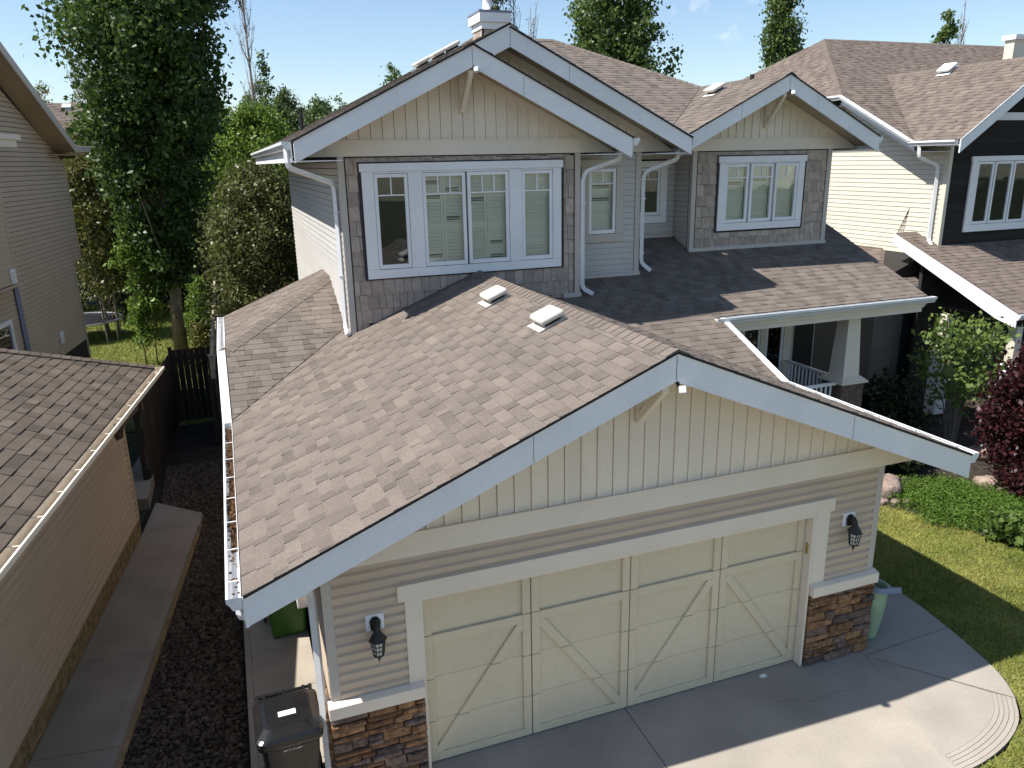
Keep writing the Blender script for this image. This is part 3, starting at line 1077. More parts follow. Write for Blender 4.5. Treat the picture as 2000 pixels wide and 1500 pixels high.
for sg in (-1, 1):                      # rake trim on the wall
    m = MB()
    a, e = Vector((GXA, -.032, GZA - .12)), Vector((GXA + sg * 3.9, -.032, GZA - .12 - MG * 3.9))
    m.prism([a, e, e - Z * .10, a - Z * .10], (0, .02, 0))
    m.build('rake_trim', 'creamwall', gable)
rake(house, (GXA, -.574, GZA - .006), (GX0, -.574, GZE - .006), .285, seams=(0.36,))
rake(house, (GXA, -.574, GZA - .006), (GX1, -.574, GZE - .006), .285, seams=(0.55,))
m = MB()
m.prism([(GXA - .003, -.5755, GZA - .03), (GXA + .003, -.5755, GZA - .03), (GXA + .003, -.5755, GZA - .27), (GXA - .003, -.5755, GZA - .27)], (0, .001, 0))
m.build('seam', 'groove', house)
soffit_rake(house, (GXA, 0, GZA), (GX0 + .1, 0, GZA - MG * (GXA - GX0 - .1)), -.538, -.012, .115, 'creamwall')
soffit_rake(house, (GXA, 0, GZA), (GX1 - .1, 0, GZA - MG * (GXA - GX0 - .1)), -.538, -.012, .115, 'creamwall')
for x0, x1 in ((GX0 + .03, -.08), (6.79, GX1 - .03)):
    m = MB()
    m.box(x0, x1, .02, 4.3 if x0 < 0 else 2.9, 2.60, 2.615)
    m.build('eave_soffit', 'creamwall', house)
    m = MB()
    xx = x0 - .03 if x0 < 0 else x1 + .012
    m.box(xx, xx + .018, -.54, 4.34 if x0 < 0 else 2.87, 2.60, GZE - .01)
    m.build('eave_board', 'white', house)
    # tail of the barge board returning along the eave
    m = MB()
    m.box(xx - .006, xx + .026, -.573, -.545, 2.548, GZE + .002)
    m.build('barge_return', 'white', house)
gutter(house, (GX0 - .012, -.565, GZE + .005), (GX0 - .012, 4.36, GZE + .005), (-1, 0, 0))
gutter(house, (GX1 + .012, -.565, GZE + .005), (GX1 + .012, 2.88, GZE + .005), (1, 0, 0))
knee_brace(house, 3.30, 0, -.53, 4.20, 3.74, 'creamwall')
flood_lamp(house, 3.40, -.59, 4.19)

# garage door ---------------------------------------------------------------
jm = MB()
jm.box(.846, .880, -.03, .13, 0, 2.14)
jm.box(5.756, 5.790, -.03, .13, 0, 2.14)
jm.box(.88, 5.756, -.03, .13, 2.108, 2.14)
gd = jm.build('garage_door', 'cream', house, bevel=.003)
m = MB()
m.box(.630, 6.052, -.048, 0.002, 2.176, 2.326)
m.box(.630, 6.052, -.040, 0.002, 2.142, 2.174)
m.build('door_header', 'cream', gd, bevel=.004)
for x0, x1 in ((.700, .846), (5.790, 6.000)):
    m = MB()
    m.box(x0, x1, -.034, .001, 1.178, 2.141)
    m.build('door_casing', 'cream', gd, bevel=.004)
sec = [(0.012, .531), (.535, 1.064), (1.068, 1.597), (1.602, 2.13)]
for xg in [.884 + (5.752 - .884) * k / 4 for k in (1, 2, 3)]:
    m = MB()
    m.box(xg - .008, xg + .008, .1195, .1215, .02, 2.12)
    m.build('panel_joint', 'groove', gd)
m = MB()
m.box(.884, 5.752, .145, .17, .02, 2.12)
m.build('door_backing', 'groove', gd)
px = [.884 + (5.752 - .884) * k / 4 for k in range(5)]
for i, (a, b) in enumerate(sec):
    m = MB()
    m.box(.882, 5.754, .122, .16, a, b, random.random())
    s_ = m.build('door_section', 'door', gd)
    for k in range(4):
        l, r_ = px[k] + .006, px[k + 1] - .006
        w = .095
        for (u0, u1) in ((l, l + w), (r_ - w, r_)):
            q = MB()
            q.box(u0, u1, .092, .1215, a + .002, b - .002, random.random())
            q.build('overlay_stile', 'door', s_, bevel=.003)
        if i == 2:
            q = MB()
            q.box(l + w + .001, r_ - w - .001, .092, .1215, b - .105, b - .002)
            q.build('overlay_rail', 'door', s_, bevel=.003)
        if i == 0:
            q = MB()
            q.box(l + w + .001, r_ - w - .001, .092, .1215, a + .002, a + .095)
            q.build('overlay_rail', 'door', s_, bevel=.003)
for k in range(4):
    l, r_ = px[k] + .101, px[k + 1] - .101
    z0_, z1_ = .110, 1.490
    if k % 2:
        l, r_ = r_, l
    d = Vector((r_ - l, 0, z1_ - z0_)).normalized()
    sgn = 1 if r_ > l else -1
    hz = .10 / d.z * 1.0
    for (i, (a, b)) in enumerate(sec[:3]):
        # diagonal board, one piece per section, clipped to the panel field
        A_ = (l, z0_)
        def xl(z):
            return l + (r_ - l) * (z - z0_) / (z1_ - z0_)
        lo, hi = min(l, r_), max(l, r_)
        za, zb = max(a + .002, z0_), min(b - .002, z1_)
        poly = [(xl(za) - hz / 2, za), (xl(za) + hz / 2, za), (xl(zb) + hz / 2, zb), (xl(zb) - hz / 2, zb)]
        poly = clip_convex(poly, rect(lo, hi, za, zb))
        if len(poly) >= 3:
            q = MB()
            q.prism([(u, .1215, z) for u, z in poly], (0, -.0285, 0))
            q.build('overlay_brace', 'door', gd, bevel=.002)
m = MB()
m.box(.882, 5.754, .105, .165, -.005, .012)
m.build('bottom_seal', 'groove', gd)
m = MB()
m.box(.885, 5.75, .02, .12, 2.095, 2.108)
m.build('weather_strip', 'cream', gd)
m = MB()
m.prism([(5.7558, .02, 1.58), (5.7558, .065, 1.58), (5.7558, .065, 1.72), (5.7558, .0425, 1.74), (5.7558, .02, 1.72)], (-.006, 0, 0))
m.build('keypad_plate', 'brass', gd)
lantern(house, .393, 1.987, -.014)
lantern(house, 6.300, 1.987, -.014)

# left skirt trim ------------------------------------------------------------
gutter(house, (GX0 - .012, 6.0, LZ + .005), (GX0 - .012, 9.0, LZ + .005), (-1, 0, 0))
def sweep(x, ya, za, yb, zb, out, nm='rake_gutter'):
    """flashing trough that carries the upper gutter down the rake to the lower gutter"""
    m = MB()
    w = .125 * out
    for a, b, c, d in ((0, 0.0, w, 0.0), (0, -.10, w, -.10)):
        pass
    m.prism([(x, ya, za), (x + w, ya, za), (x + w, ya, za - .10), (x, ya, za - .10)], (0, yb - ya, zb - za))
    return m.build(nm, 'gutter', house, bevel=.006)
sweep(GX0 - .012, 6.02, LZ + .008, 4.30, GZE + .012, -1)
sweep(GX1 + .012, 4.66, PZ + .012, 2.84, GZE + .012, 1)
for q in (4.75, 5.35):
    m = MB()
    zz = GZE + MG * (q - 4.34)
    m.box(GX0 - .14, GX0 - .01, q, q + .012, zz + .006, zz + .022)
    m.build('trough_seam', 'gutter', house)
m = MB()
m.box(-.75, -.08, 6.0, 8.95, 3.22, 3.235)
m.box(-.765, -.747, 6.0, 8.98, 3.25, 3.50)
m.prism([(-.765, 6.0, 3.25), (-.765, 6.0, 3.50), (-.765, 4.34, 2.82), (-.765, 4.34, 2.57)], (.018, 0, 0))
m.build('eave_board', 'white', house)

# upper storey ------------------------------------------------------------
uw = MB()
W2 = (1.66, 4.80, 4.66, 6.21)
wall_front(uw, 1.19, 5.247, D2 + .004, 3.0, 6.66, W2)
uw.prism([(1.19, D2 + .004, 6.66), (5.247, D2 + .004, 6.66), (3.206, D2 + .004, 7.86)], (0, .14, 0))
uw.box(1.19, 1.33, D2 + .15, 15.1, -.2, 6.60)
uw.box(5.107, 5.247, D2 + .15, 6.2, 3.0, 6.60)
D3, D4, D5 = 6.194, 6.859, 7.5
W3 = (5.66, 6.27, 4.98, 6.19)
wall_front(uw, 5.25, 6.735, D3 + .004, 3.0, 6.66, W3)
uw.prism([(1.5, D3 + .004, 6.66), (6.735, D3 + .004, 6.66), (6.735, D3 + .004, 6.80), (4.016, D3 + .004, 8.16), (1.5, D3 + .004, 6.95)], (0, .12, 0))
uw.box(6.595, 6.735, D3 + .15, 7.6, 3.0, 6.62)
W5 = (7.35, 7.93, 5.18, 6.17)
wall_front(uw, 6.735, 8.30, D5 + .004, 3.0, 6.62, W5)
uw.box(8.304, 8.44, D4 + .15, 7.64, 3.0, 6.62)
W4 = (9.03, 10.87, 4.99, 6.20)
wall_front(uw, 8.304, 11.70, D4 + .004, 0.0, 6.66, W4)
uw.prism([(8.304, D4 + .004, 6.66), (11.70, D4 + .004, 6.66), (11.70, D4 + .004, 6.90), (10.015, D4 + .004, 7.70), (8.304, D4 + .004, 6.90)], (0, .12, 0))
uw.box(11.56, 11.70, D4 + .15, 15.1, -.2, 6.60)
uw.box(1.33, 11.56, 15.0, 15.1, -.2, 6.60)
uwall = uw.build('upper_wall', 'groove', house)
for a in ((1.35, 5.08, D2 + .17, 8.2, 4.0, 6.58), (5.28, 6.57, D3 + .17, 8.3, 4.3, 6.58), (6.76, 8.28, D5 + .17, 9.4, 4.6, 6.58), (8.46, 11.5, D4 + .17, 8.8, 4.4, 6.58)):
    room_box(uwall, *a)
# cladding
siding((1.188, 0, 0), Y, -X, [rect(D2 + .12, 15.1, 2.9, 6.60)], 0.105, 'siding_up', uwall, WIDE, z0=2.9)
siding((0, D3 + .002, 0), X, -Y, around(5.27, 6.64, 4.1, 6.43, (5.50, 6.37, 4.85, 6.33)), 0.105, 'siding_up', uwall, PLAIN, z0=4.1)
siding((0, D5 + .002, 0), X, -Y, around(6.75, 8.29, 4.6, 6.43, (7.2, 8.09, 5.02, 6.3)), 0.105, 'siding_up', uwall, PLAIN, z0=4.1, join=True)
siding((8.302, 0, 0), Y, -X, [rect(D4 + .1, 7.5, 4.3, 6.5)], 0.105, 'siding_up', uwall, PLAIN, z0=4.1, join=True)
siding((6.737, 0, 0), Y, X, [rect(D3 + .1, 7.5, 4.0, 6.5)], 0.105, 'siding_up', uwall, PLAIN, z0=4.1, join=True)
siding((11.702, 0, 0), Y, X, [rect(D4 + .1, 15.1, 0, 6.6)], 0.105, 'siding_up', uwall, PLAIN, z0=0, join=True)
def underlay(x0, x1, y, z0, z1, hole):
    u_ = MB()
    for r_ in around(x0, x1, z0, z1, hole):
        u_.box(r_[0][0], r_[1][0], y - .006, y + .003, r_[0][1], r_[2][1])
    return u_.build('shake_wall', 'shakedark', house)
sk = underlay(1.26, 5.17, D2, 3.4, 6.44, W2)
sk4 = underlay(8.38, 11.62, D4, 4.45, 6.44, W4)
# shakes stop on the garage roof line
gz = lambda x: GZA - MG * abs(x - GXA)
sp = around(1.29, 5.14, 3.45, 6.42, (1.48, 4.94, 4.52, 6.35))
sh2 = []
for r_ in sp:
    if r_[2][1] > 4.53:
        sh2.append(r_)
    else:
        sh2.append(clip(clip(clip(r_, 1, 0, GXA), -MG, -1 * 1, -(GZA - MG * GXA) + .0) if False else clip(r_, 1, 0, GXA), MG, -1, -(GZA - MG * GXA) - .03))
        sh2.append(clip(clip(clip(r_, -1, 0, -GXA), -MG, -1, -(GZA + MG * GXA) - .03), 0, -1, -3.98))
shakes((0, D2 - .006, 0), X, -Y, [s_ for s_ in sh2 if len(s_) >= 3], None, 0.235, 'shake', sk, 2, z0=3.58)
shakes((0, D4 - .006, 0), X, -Y, around(8.41, 11.59, 4.50, 6.42, (8.87, 11.05, 4.82, 6.35)), None, 0.215, 'shake', sk4, 3, z0=4.50)
for x0, x1, y, zb in ((1.168, 1.268, D2 - .026, 3.64), (5.165, 5.268, D2 - .026, 3.96), (6.648, 6.755, D3 - .022, 4.20), (8.285, 8.385, D4 - .026, 4.46), (11.615, 11.722, D4 - .026, 4.46)):
    m = MB()
    m.box(x0, x1, y, y + .10, zb, 6.44)
    m.build('corner_post', 'corner', uwall, bevel=.004)
for (x0, x1, y) in ((1.17, 5.27, D2), (8.29, 11.72, D4), (5.27, 6.74, D3)):
    pass
# base flashing strips where walls meet the porch roof
for x0, x1, y, z in ((4.95, 5.29, D2 - .05, 3.985), (5.29, 6.77, D3 - .05, 4.205), (6.77, 8.27, D5 - .05, 4.74), (8.27, 11.74, D4 - .05, 4.48)):
    m = MB()
    m.prism([(x0, y, z - .02), (x0, y, z + .045), (x0, y + .05, z + .075), (x0, y + .05, z - .02)], (x1 - x0, 0, 0))
    m.build('base_flashing', 'corner', uwall)
# friezes and gable fields
def upper_gable(xa, za, x0, x1, y, fy, halfw, lit, name):
    zf0, zf1 = 6.442, 6.678
    m = MB()
    zz = lambda x: za - MU * abs(x - xa) - .20
    lo, hi = xa - (za - .20 - zf0) / MU, xa + (za - .20 - zf0) / MU
    lo, hi = max(lo, x0), min(hi, x1)
    a, b = xa - (za - .2 - zf1) / MU, xa + (za - .2 - zf1) / MU
    a, b = max(a, lo), min(b, hi)
    m.prism([(lo, y - .032, zf0), (hi, y - .032, zf0), (b, y - .032, zf1), (a, y - .032, zf1)], (0, .036, 0))
    g = m.build('gable_frieze', 'cream', house)
    c = MB()
    c.box(a, b, y - .046, y - .032, zf1 - .02, zf1 + .004)
    c.build('frieze_cap', 'cream', g)
    batten_gable(g, xa, y, zf1 + .004, za, MU, min(halfw, (za - .3 - zf1) / MU), 0.186, .30)
    for sg in (-1, 1):
        q = MB()
        L = (za - .2 - zf1) / MU
        A, E = Vector((xa, y - .028, za - .205)), Vector((xa + sg * L, y - .028, za - .205 - MU * L))
        q.prism([A, E, E - Z * .11, A - Z * .11], (0, .02, 0))
        q.build('rake_trim', 'creamwall', g)
    return g
g2 = upper_gable(3.206, 7.998, .48, 5.93, D2, 5.051, 2.2, 1, 'a')
g3 = upper_gable(4.016, 8.373, 2.2, 7.43, D3, 5.596, 3, 1, 'b')
g4 = upper_gable(10.015, 7.836, 7.66, 12.38, D4, 6.253, 2.2, 1, 'c')
for xa, za, xl, xr, y, wy in ((3.206, 7.998, .496, 5.939, 5.051, D2), (4.016, 8.373, .60, 7.436, 5.596, D3), (10.015, 7.836, 7.63, 12.393, 6.253, D4)):
    rake(house, (xa, y, za - .004), (xl, y, za - MU * (xa - xl) - .004), .302, seams=(.45,) if xa > 5 else ())
    rake(house, (xa, y, za - .004), (xr, y, za - MU * (xr - xa) - .004), .302, seams=(.30,))
    m = MB()
    m.prism([(xa - .003, y - .0015, za - .03), (xa + .003, y - .0015, za - .03), (xa + .003, y - .0015, za - .29), (xa - .003, y - .0015, za - .29)], (0, .001, 0))
    m.build('seam', 'groove', house)
    soffit_rake(house, (xa, wy, za), (xl + .05, wy, za - MU * (xa - xl - .05)), y + .036, wy - .02, .20, 'soffit', .95)
    soffit_rake(house, (xa, wy, za), (xr - .05, wy, za - MU * (xr - xa - .05)), y + .036, wy - .02, .20, 'soffit', .95)
knee_brace(house, 3.19, D2, 5.09, 7.66, 7.14, 'cream')
flood_lamp(house, 3.225, 5.04, 7.66)
knee_brace(house, 9.95, D4, 6.29, 7.50, 6.93, 'cream')
flood_lamp(house, 10.03, 6.24, 7.50)
# eaves of the upper storey
gutter(house, (.46, 5.10, 6.655), (.46, 16.7, 6.655), (-1, 0, 0))
gutter(house, (5.975, 5.08, 6.655), (5.975, 6.1, 6.655), (1, 0, 0))
gutter(house, (7.472, 5.63, 6.655), (7.472, 6.8, 6.655), (1, 0, 0))
m = MB()
m.box(.47, 1.18, 5.10, 16.7, 6.38, 6.392)
m.box(.452, .47, 5.09, 16.7, 6.37, 6.64)
m.box(5.262, 5.955, 5.09, 6.19, 6.40, 6.412)
m.box(5.957, 5.973, 5.09, 6.19, 6.38, 6.64)
m.box(6.752, 7.45, 5.64, 6.9, 6.40, 6.412)
m.box(7.452, 7.468, 5.64, 6.9, 6.38, 6.64)
m.box(7.47, 8.29, 6.9, 7.49, 6.40, 6.412)
m.box(11.72, 12.37, 6.29, 16.7, 6.40, 6.412)
m.box(12.37, 12.39, 6.29, 16.7, 6.38, 6.65)
m.box(6.75, 8.29, 6.88, 6.898, 6.38, 6.64)
m.build('eave_soffit', 'white', house)
gutter(house, (12.40, 6.30, 6.655), (12.40, 16.7, 6.655), (1, 0, 0), straps=False)
# downspouts
spout(house, [(.40, 5.16, 6.56), (.40, 5.16, 6.30), (1.10, 5.74, 6.05), (1.118, 5.76, 5.9), (1.118, 5.76, 3.78), (1.118, 5.58, 3.68)])
spout(house, [(5.90, 5.35, 6.45), (5.88, 5.36, 6.32), (5.36, 5.60, 6.13), (5.315, 5.625, 6.0), (5.315, 5.625, 4.12), (5.46, 5.48, 4.03)])
spout(house, [(7.40, 5.95, 6.45), (7.38, 5.95, 6.30), (6.86, 6.14, 6.10), (6.80, 6.16, 6.0), (6.80, 6.16, 4.42), (6.93, 6.02, 4.28)])
for z in (5.6, 4.6):
    for x, y in ((1.118, 5.76), (5.315, 5.625), (6.80, 6.16)):
        m = MB()
        m.box(x - .040, x + .040, y - .036, y + .036, z, z + .02)
        m.build('downspout_strap', 'gutter', house)
# windows
window(house, D2 - .004, (1.517, 4.897, 4.543, 6.334), [(1.70, 2.25, 4.685, 6.18, 2), (2.475, 3.205, 4.685, 6.18, 3), (3.225, 3.955, 4.685, 6.18, 3), (4.175, 4.745, 4.685, 6.18, 2)],
       shut=[0, 2, 2, 1], dark=(0,))
window(house, D3 - .004, (5.53, 6.385, 4.85, 6.325), [(5.68, 6.235, 5.0, 6.17, 2)], shut=[1], trimmat='corner')
window(house, D5 - .004, (7.22, 8.09, 5.03, 6.27), [(7.37, 7.935, 5.18, 6.14, 2)], shut=[0], dark=(0,))
window(house, D4 - .004, (8.905, 11.01, 4.86, 6.33), [(9.055, 9.63, 5.005, 6.18, 2), (9.665, 10.24, 5.005, 6.18, 2), (10.28, 10.86, 5.005, 6.18, 2)], shut=[1, 1, 1])
# dark reveal strip around big casings
for (x0, x1, z0, z1, y) in ((1.517, 4.897, 4.543, 6.334, D2), (8.905, 11.01, 4.86, 6.33, D4)):
    m = MB()
    g = .022
    m.box(x0 - g - .03, x0 - .001, y - .034, y - .007, z0 - g, z1 + g)
    m.box(x1 + .001, x1 + g + .03, y - .034, y - .007, z0 - g, z1 + g)
    m.box(x0 - .001, x1 + .001, y - .034, y - .007, z0 - g, z0 - .001)
    m.box(x0 - .001, x1 + .001, y - .034, y - .007, z1 + .001, z1 + g)
    m.build('shake_channel', 'shakedark', sk)

# chimney --------------------------------------------------------------------
m = MB()
m.box(4.70, 5.21, 9.02, 9.62, 8.0, 8.86)
ch = m.build('chimney', 'shakedark', house)
shakes((0, 9.018, 0), X, -Y, [rect(4.73, 5.19, 8.1, 8.86)], None, .20, 'shake', ch, 8)
shakes((4.698, 0, 0), Y, -X, [rect(9.04, 9.60, 8.1, 8.86)], None, .20, 'shake', ch, 9)
m = MB()
m.box(4.67, 5.24, 8.99, 9.65, 8.86, 8.985)
m.box(4.62, 5.29, 8.94, 9.70, 8.985, 9.16)
m.build('chimney_cap', 'white', ch, bevel=.006)
m = MB()
m.box(4.61, 5.30, 8.93, 9.71, 9.162, 9.20)
m.build('cap_flashing', 'bluegrey', ch)
m = MB()
m.lathe((4.90, 9.3, 9.2), [(.13, 0), (.13, .04), (.085, .05), (.085, .34), (.12, .36), (.12, .44), (0, .45)], 16)
m.build('flue', 'vent_w', ch, smooth=True)
# vents and pipes
eL, sL = Y, up(MG, (1, 0))
for x, y in ((3.02, 3.70), (3.06, 1.80)):
    roof_vent(roof, (x, y, GZA - MG * (GXA - x) + .02), eL, sL, 'vent')
for y, x in ((8.5, 3.32), (8.5, 3.64), (8.5, 3.92)):
    roof_vent(roof, (x, y, 7.998 + MU * (x - 3.206) + .02), Y, up(MU, (1, 0)), 'vent', .92)
roof_vent(roof, (9.60, 8.1, G4Z - MU * (G4X - 9.6) + .02), Y, up(MU, (1, 0)), 'vent')
for x, y, z in ((1.35, 12.2, 6.662 + MU * (1.35 - .496)), (9.98, 7.4, 7.80)):
    m = MB()
    m.tube([(x, y, z - .05), (x, y, z + (.42 if x < 2 else .14))], .045, 10)
    m.build('plumbing_vent', 'black', roof)

# porch ------------------------------------------------------------------------
gutter(house, (7.42, PY - .012, PZ + .008), (12.56, PY - .012, PZ + .008), (0, -1, 0), straps=False)
m = MB()
m.box(7.56, 12.40, PY - .008, PY + .02, 3.36, PZ - .01)
m.box(7.56, 12.38, PY + .03, PY + .30, 3.26, 3.36)
m.build('porch_beam', 'cream', house, bevel=.004)
m = MB()
m.box(7.0, 12.2, PY + .32, D4, 3.30, 3.315)
m.build('porch_ceiling', 'soffit', house)
m = MB()
m.prism([(12.43, PY, 3.40), (12.43, PY, 3.54), (12.43, 8.6, 3.54 + MG * (8.6 - PY)), (12.43, 8.6, 3.40 + MG * (8.6 - PY))], (.02, 0, 0))
m.build('barge_board', 'white', house)
m = MB()
m.box(6.79, 11.3, 4.75, D4 + .02, .0, .85)
dk = m.build('porch_deck', 'stone_grey', house)
siding((0, D4 + .003, 0), X, -Y, [rect(6.80, 11.7, .85, 3.3)], .11, 'siding_up', uwall, PLAIN, z0=.85, join=True)
# tapered column on a pedestal
m = MB()
m.box(10.64, 11.20, 4.78, 5.34, 0.0, 1.90)
col_ = m.build('porch_column', 'stone_grey', house)
m = MB()
cx, cy = 10.92, 5.05
def ring(h, z):
    return [(cx - h, cy - h, z), (cx + h, cy - h, z), (cx + h, cy + h, z), (cx - h, cy + h, z)]
m.raw(ring(.205, 2.02) + ring(.145, 3.26), [(3, 2, 1, 0), (4, 5, 6, 7), (0, 1, 5, 4), (1, 2, 6, 5), (2, 3, 7, 6), (3, 0, 4, 7)])
m.build('shaft', 'cream', col_, bevel=.006)
m = MB()
for h, a, b in ((.33, 1.90, 1.945), (.29, 1.946, 1.985), (.245, 1.986, 2.02)):
    m.box(cx - h, cx + h, cy - h, cy + h, a, b)
m.build('base_moulding', 'cream', col_, bevel=.004)
def railing(a, b, zt, zb):
    a, b = Vector(a), Vector(b)
    m = MB()
    m.bar(a + Z * zt, b + Z * zt, .075, .05)
    rl = m.build('railing', 'white', house, bevel=.004)
    m = MB()
    m.bar(a + Z * zb, b + Z * zb, .05, .05)
    m.build('bottom_rail', 'white', rl)
    L = (b - a).length
    for k in range(int(L / .115)):
        p = a + (b - a) * ((k + .5) * .115 / L)
        q = MB()
        q.box(p.x - .017, p.x + .017, p.y - .017, p.y + .017, zb + .02, zt - .02)
        q.build('baluster', 'white', rl)
railing((7.9, 4.92, 0), (10.6, 4.92, 0), 1.90, .98)
railing((10.95, 5.4, 0), (10.95, 6.8, 0), 1.90, .98)
# porch wall: window and door
window(house, D4 - .012, (9.50, 11.02, 1.30, 3.10), [(9.72, 10.20, 1.45, 2.95, 1), (10.34, 10.82, 1.45, 2.95, 1)], shut=[0, 0], muntin=False, trimmat='cream', dark=(0, 1))
m = MB()
m.box(11.14, 11.66, D4 - .03, D4 - .012, .86, 3.0)
m.build('entry_door', 'door_brown', house)
# downspout elbow beside the pot, and extension by the black bin
spout(house, [(6.87, .62, 2.5), (6.87, .62, 1.05), (6.90, .22, .86), (6.95, -.02, .80), (7.28, -.06, .78)], .07, mat='bluegrey')
spout(house, [(-.80, -.42, 2.70), (-.80, -.42, 2.55), (-.19, .02, 2.45), (-.175, .05, 2.3), (-.175, .05, .20), (-.19, -.02, .10), (-.19, -.35, .06)], .06)
spout(house, [(-.62, .16, .09), (-1.25, -.18, .07)], .075, 'downspout_extension', 'bluegrey')
# meter box on the sunny side wall
m = MB()
m.box(-.24, -.09, 2.2, 2.55, .95, 1.5)
m.box(-.19, -.09, 2.6, 2.75, 1.1, 1.35)
m.build('meter_box', 'vent_w', house, bevel=.01)
# dry leaves caught in the garage gutter
lv = MB()
for k in range(650):
    y = random.choice((random.uniform(2.4, 4.2), random.uniform(.9, 1.8), random.uniform(-.4, 4.3)))
    p = Vector((GX0 - .03 - random.random() * .075, y, GZE - .07 + random.random() * .05))
    a = Vector((random.uniform(-1, 1), random.uniform(-1, 1), random.uniform(-.5, .5))).normalized() * .018
    b = a.orthogonal().normalized() * .011
    lv.face([p - a, p + b, p + a, p - b], random.random())
lv.face([(GX0 - .016, .5, GZE - .10), (GX0 - .085, .5, GZE - .10), (GX0 - .085, 4.3, GZE - .095), (GX0 - .016, 4.3, GZE - .095)], .3)
tag(lv.build('gutter_litter', 'litter', house), kind='stuff')

# ================================================================== LEFT NEIGHBOUR
AL = R(-7)
lhouse = thing('neighbour_house', 'taupe-sided neighbour house with a low garage roof, cut by the left edge', 'house', (-2.57, 7.14, 0), AL)
LM = Matrix.Translation((-2.57, 7.14, 0)) @ Matrix.Rotation(AL, 4, 'Z')
m = MB()
m.box(-6, -.02, -12, -.02, 0, 2.86)
m.box(-6, -.01, -12, -.01, 0, .40)
lw = m.build('garage_wall', 'groove', lhouse)
m = MB()
m.box(-.02, .004, -12, .002, -.1, .395)
m.build('foundation', 'parge', lhouse)
siding((-.018, 0, 0), Y, X, [rect(-9, -.09, .40, 2.86)], .115, 'siding_l', lw, DUTCH, z0=.40)
m = MB()
m.box(-.09, .012, -.09, .012, .40, 2.86)
m.build('corner_post', 'siding_l', lw)
LMG = .41
lcl = math.sqrt(1 + LMG * LMG)
dk = MB()
lp = []
PO = [(0, 0), (11.3, 0), (9.75, 1.85 * lcl), (9.75, 1.85 * lcl), (8.0, 5.34 * lcl), (0, 5.34 * lcl)]
PO = [(0, 0), (11.3, 0), (7.51, 5.34 * lcl), (0, 5.34 * lcl)]
lp += slope((.623, -11.24, 3.097), (0, 1, 0), Vector((-1, 0, LMG)).normalized(), [PO], exp=.143, seed=31, deck=dk, tabw=(.18, .40), t=.014)
lr = dk.build('garage_roof', 'felt', lhouse)
h_ = Vector((-5.34, -3.3, 2.19)).normalized()
lp += caps((.623, .056, 3.112), (-4.717, -3.734, 5.297), Vector((.2, -.95, -.08)), Vector((-.35, .9, -.35)), seed=33, half=.14)
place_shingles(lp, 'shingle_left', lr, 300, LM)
m = MB()
m.prism([(.623, .056, 3.077), (-4.717, -3.734, 5.257), (-4.717, .056, 3.077)], (0, 0, -.04))
m.build('rear_roof_slope', 'felt', lhouse)
gl = gutter(lhouse, (.600, -11, 3.056), (.600, .239, 3.056), (1, 0, 0), mat='cream', h=.12, w=.14)
m = MB()
m.box(.0, .59, -11, .03, 2.87, 2.88)
m.box(.575, .597, -11, .1, 2.88, 3.05)
m.build('eave_soffit', 'siding_l', lhouse)
spout(lhouse, [(.66, -2.6, 2.95), (.60, -2.5, 2.74), (.42, -1.9, 2.66), (.42, -.62, 2.64)], .085, mat='brown')
m = MB()
m.box(.34, .50, -.66, -.54, 2.56, 2.74)
m.build('downspout_outlet', 'brown', lhouse)
# main body
HX = -3.0
m = MB()
m.box(-9, HX, -.2, 9.0, -.2, 3.96)
m.box(-9, HX, -.2, 9.65, 3.96, 6.60)
m.prism([(HX, 9.65, 6.60), (HX, -.2, 6.60), (HX, 4.6, 8.95)], (-.2, 0, 0))
m.box(HX - .1, HX + .28, -.2, 4.32, 4.04, 7.0)
lb = m.build('main_wall', 'groove', lhouse)
siding((HX + .002, 0, 0), Y, X, [rect(-.2, 8.91, 1.9, 3.96), rect(4.36, 9.56, 3.96, 6.55), [(4.36, 6.55), (9.56, 6.55), (9.4, 6.62), (4.36, 9.1)]], .105, 'siding_l', lb, WIDE, z0=1.9)
siding((HX + .282, 0, 0), Y, X, [rect(2.0, 4.24, 4.10, 7.0)], .105, 'siding_l', lb, PLAIN, z0=4.10, join=True)
for bx_ in ((HX + .2, HX + .30, 4.24, 4.34, 4.06, 7.0), (HX - .06, HX + .024, 8.92, 9.02, .0, 3.96), (HX - .06, HX + .024, 9.57, 9.67, 3.96, 6.6), (HX, HX + .29, -.2, 4.34, 4.02, 4.08)):
    m = MB()
    m.box(*bx_)
    m.build('corner_trim', 'siding_l', lb)
siding((0, -.202, 0), X, -Y, [rect(-9, HX, 0, 6.55)], .105, 'siding_l', lb, PLAIN, z0=0, join=True)
spout(lhouse, [(HX + .05, 4.78, 4.0), (HX + .05, 4.78, 2.0)], .085, mat='bluegrey')
for y, z, x in ((7.0, 2.36, HX + .02), (4.05, 4.26, HX + .30)):
    m = MB()
    m.box(x, x + .04, y - .11, y + .11, z - .15, z + .15)
    v = m.build('wall_vent', 'vent_w', lhouse, bevel=.006)
    for k in range(4):
        q = MB()
        q.box(x + .04, x + .055, y - .09, y + .09, z - .12 + k * .062, z - .085 + k * .062)
        q.build('louvre', 'vent_w', v)
m = MB()
m.box(HX + .26, HX + .48, 2.6, 5.46, 6.95, 7.06)
m.box(HX + .26, HX + .42, 2.6, 5.34, 6.80, 6.95)
m.build('bay_cornice', 'cream', lhouse, bevel=.005)
m = MB()
for a, b, c, d in ((2.4, 4.24, 3.26, 3.36), (4.14, 4.24, 2.3, 3.26), (2.4, 2.5, 2.3, 3.26)):
    m.box(HX + .006, HX + .06, a, b, c, d)
lw_ = m.build('window_frame', 'white', lhouse)
m = MB()
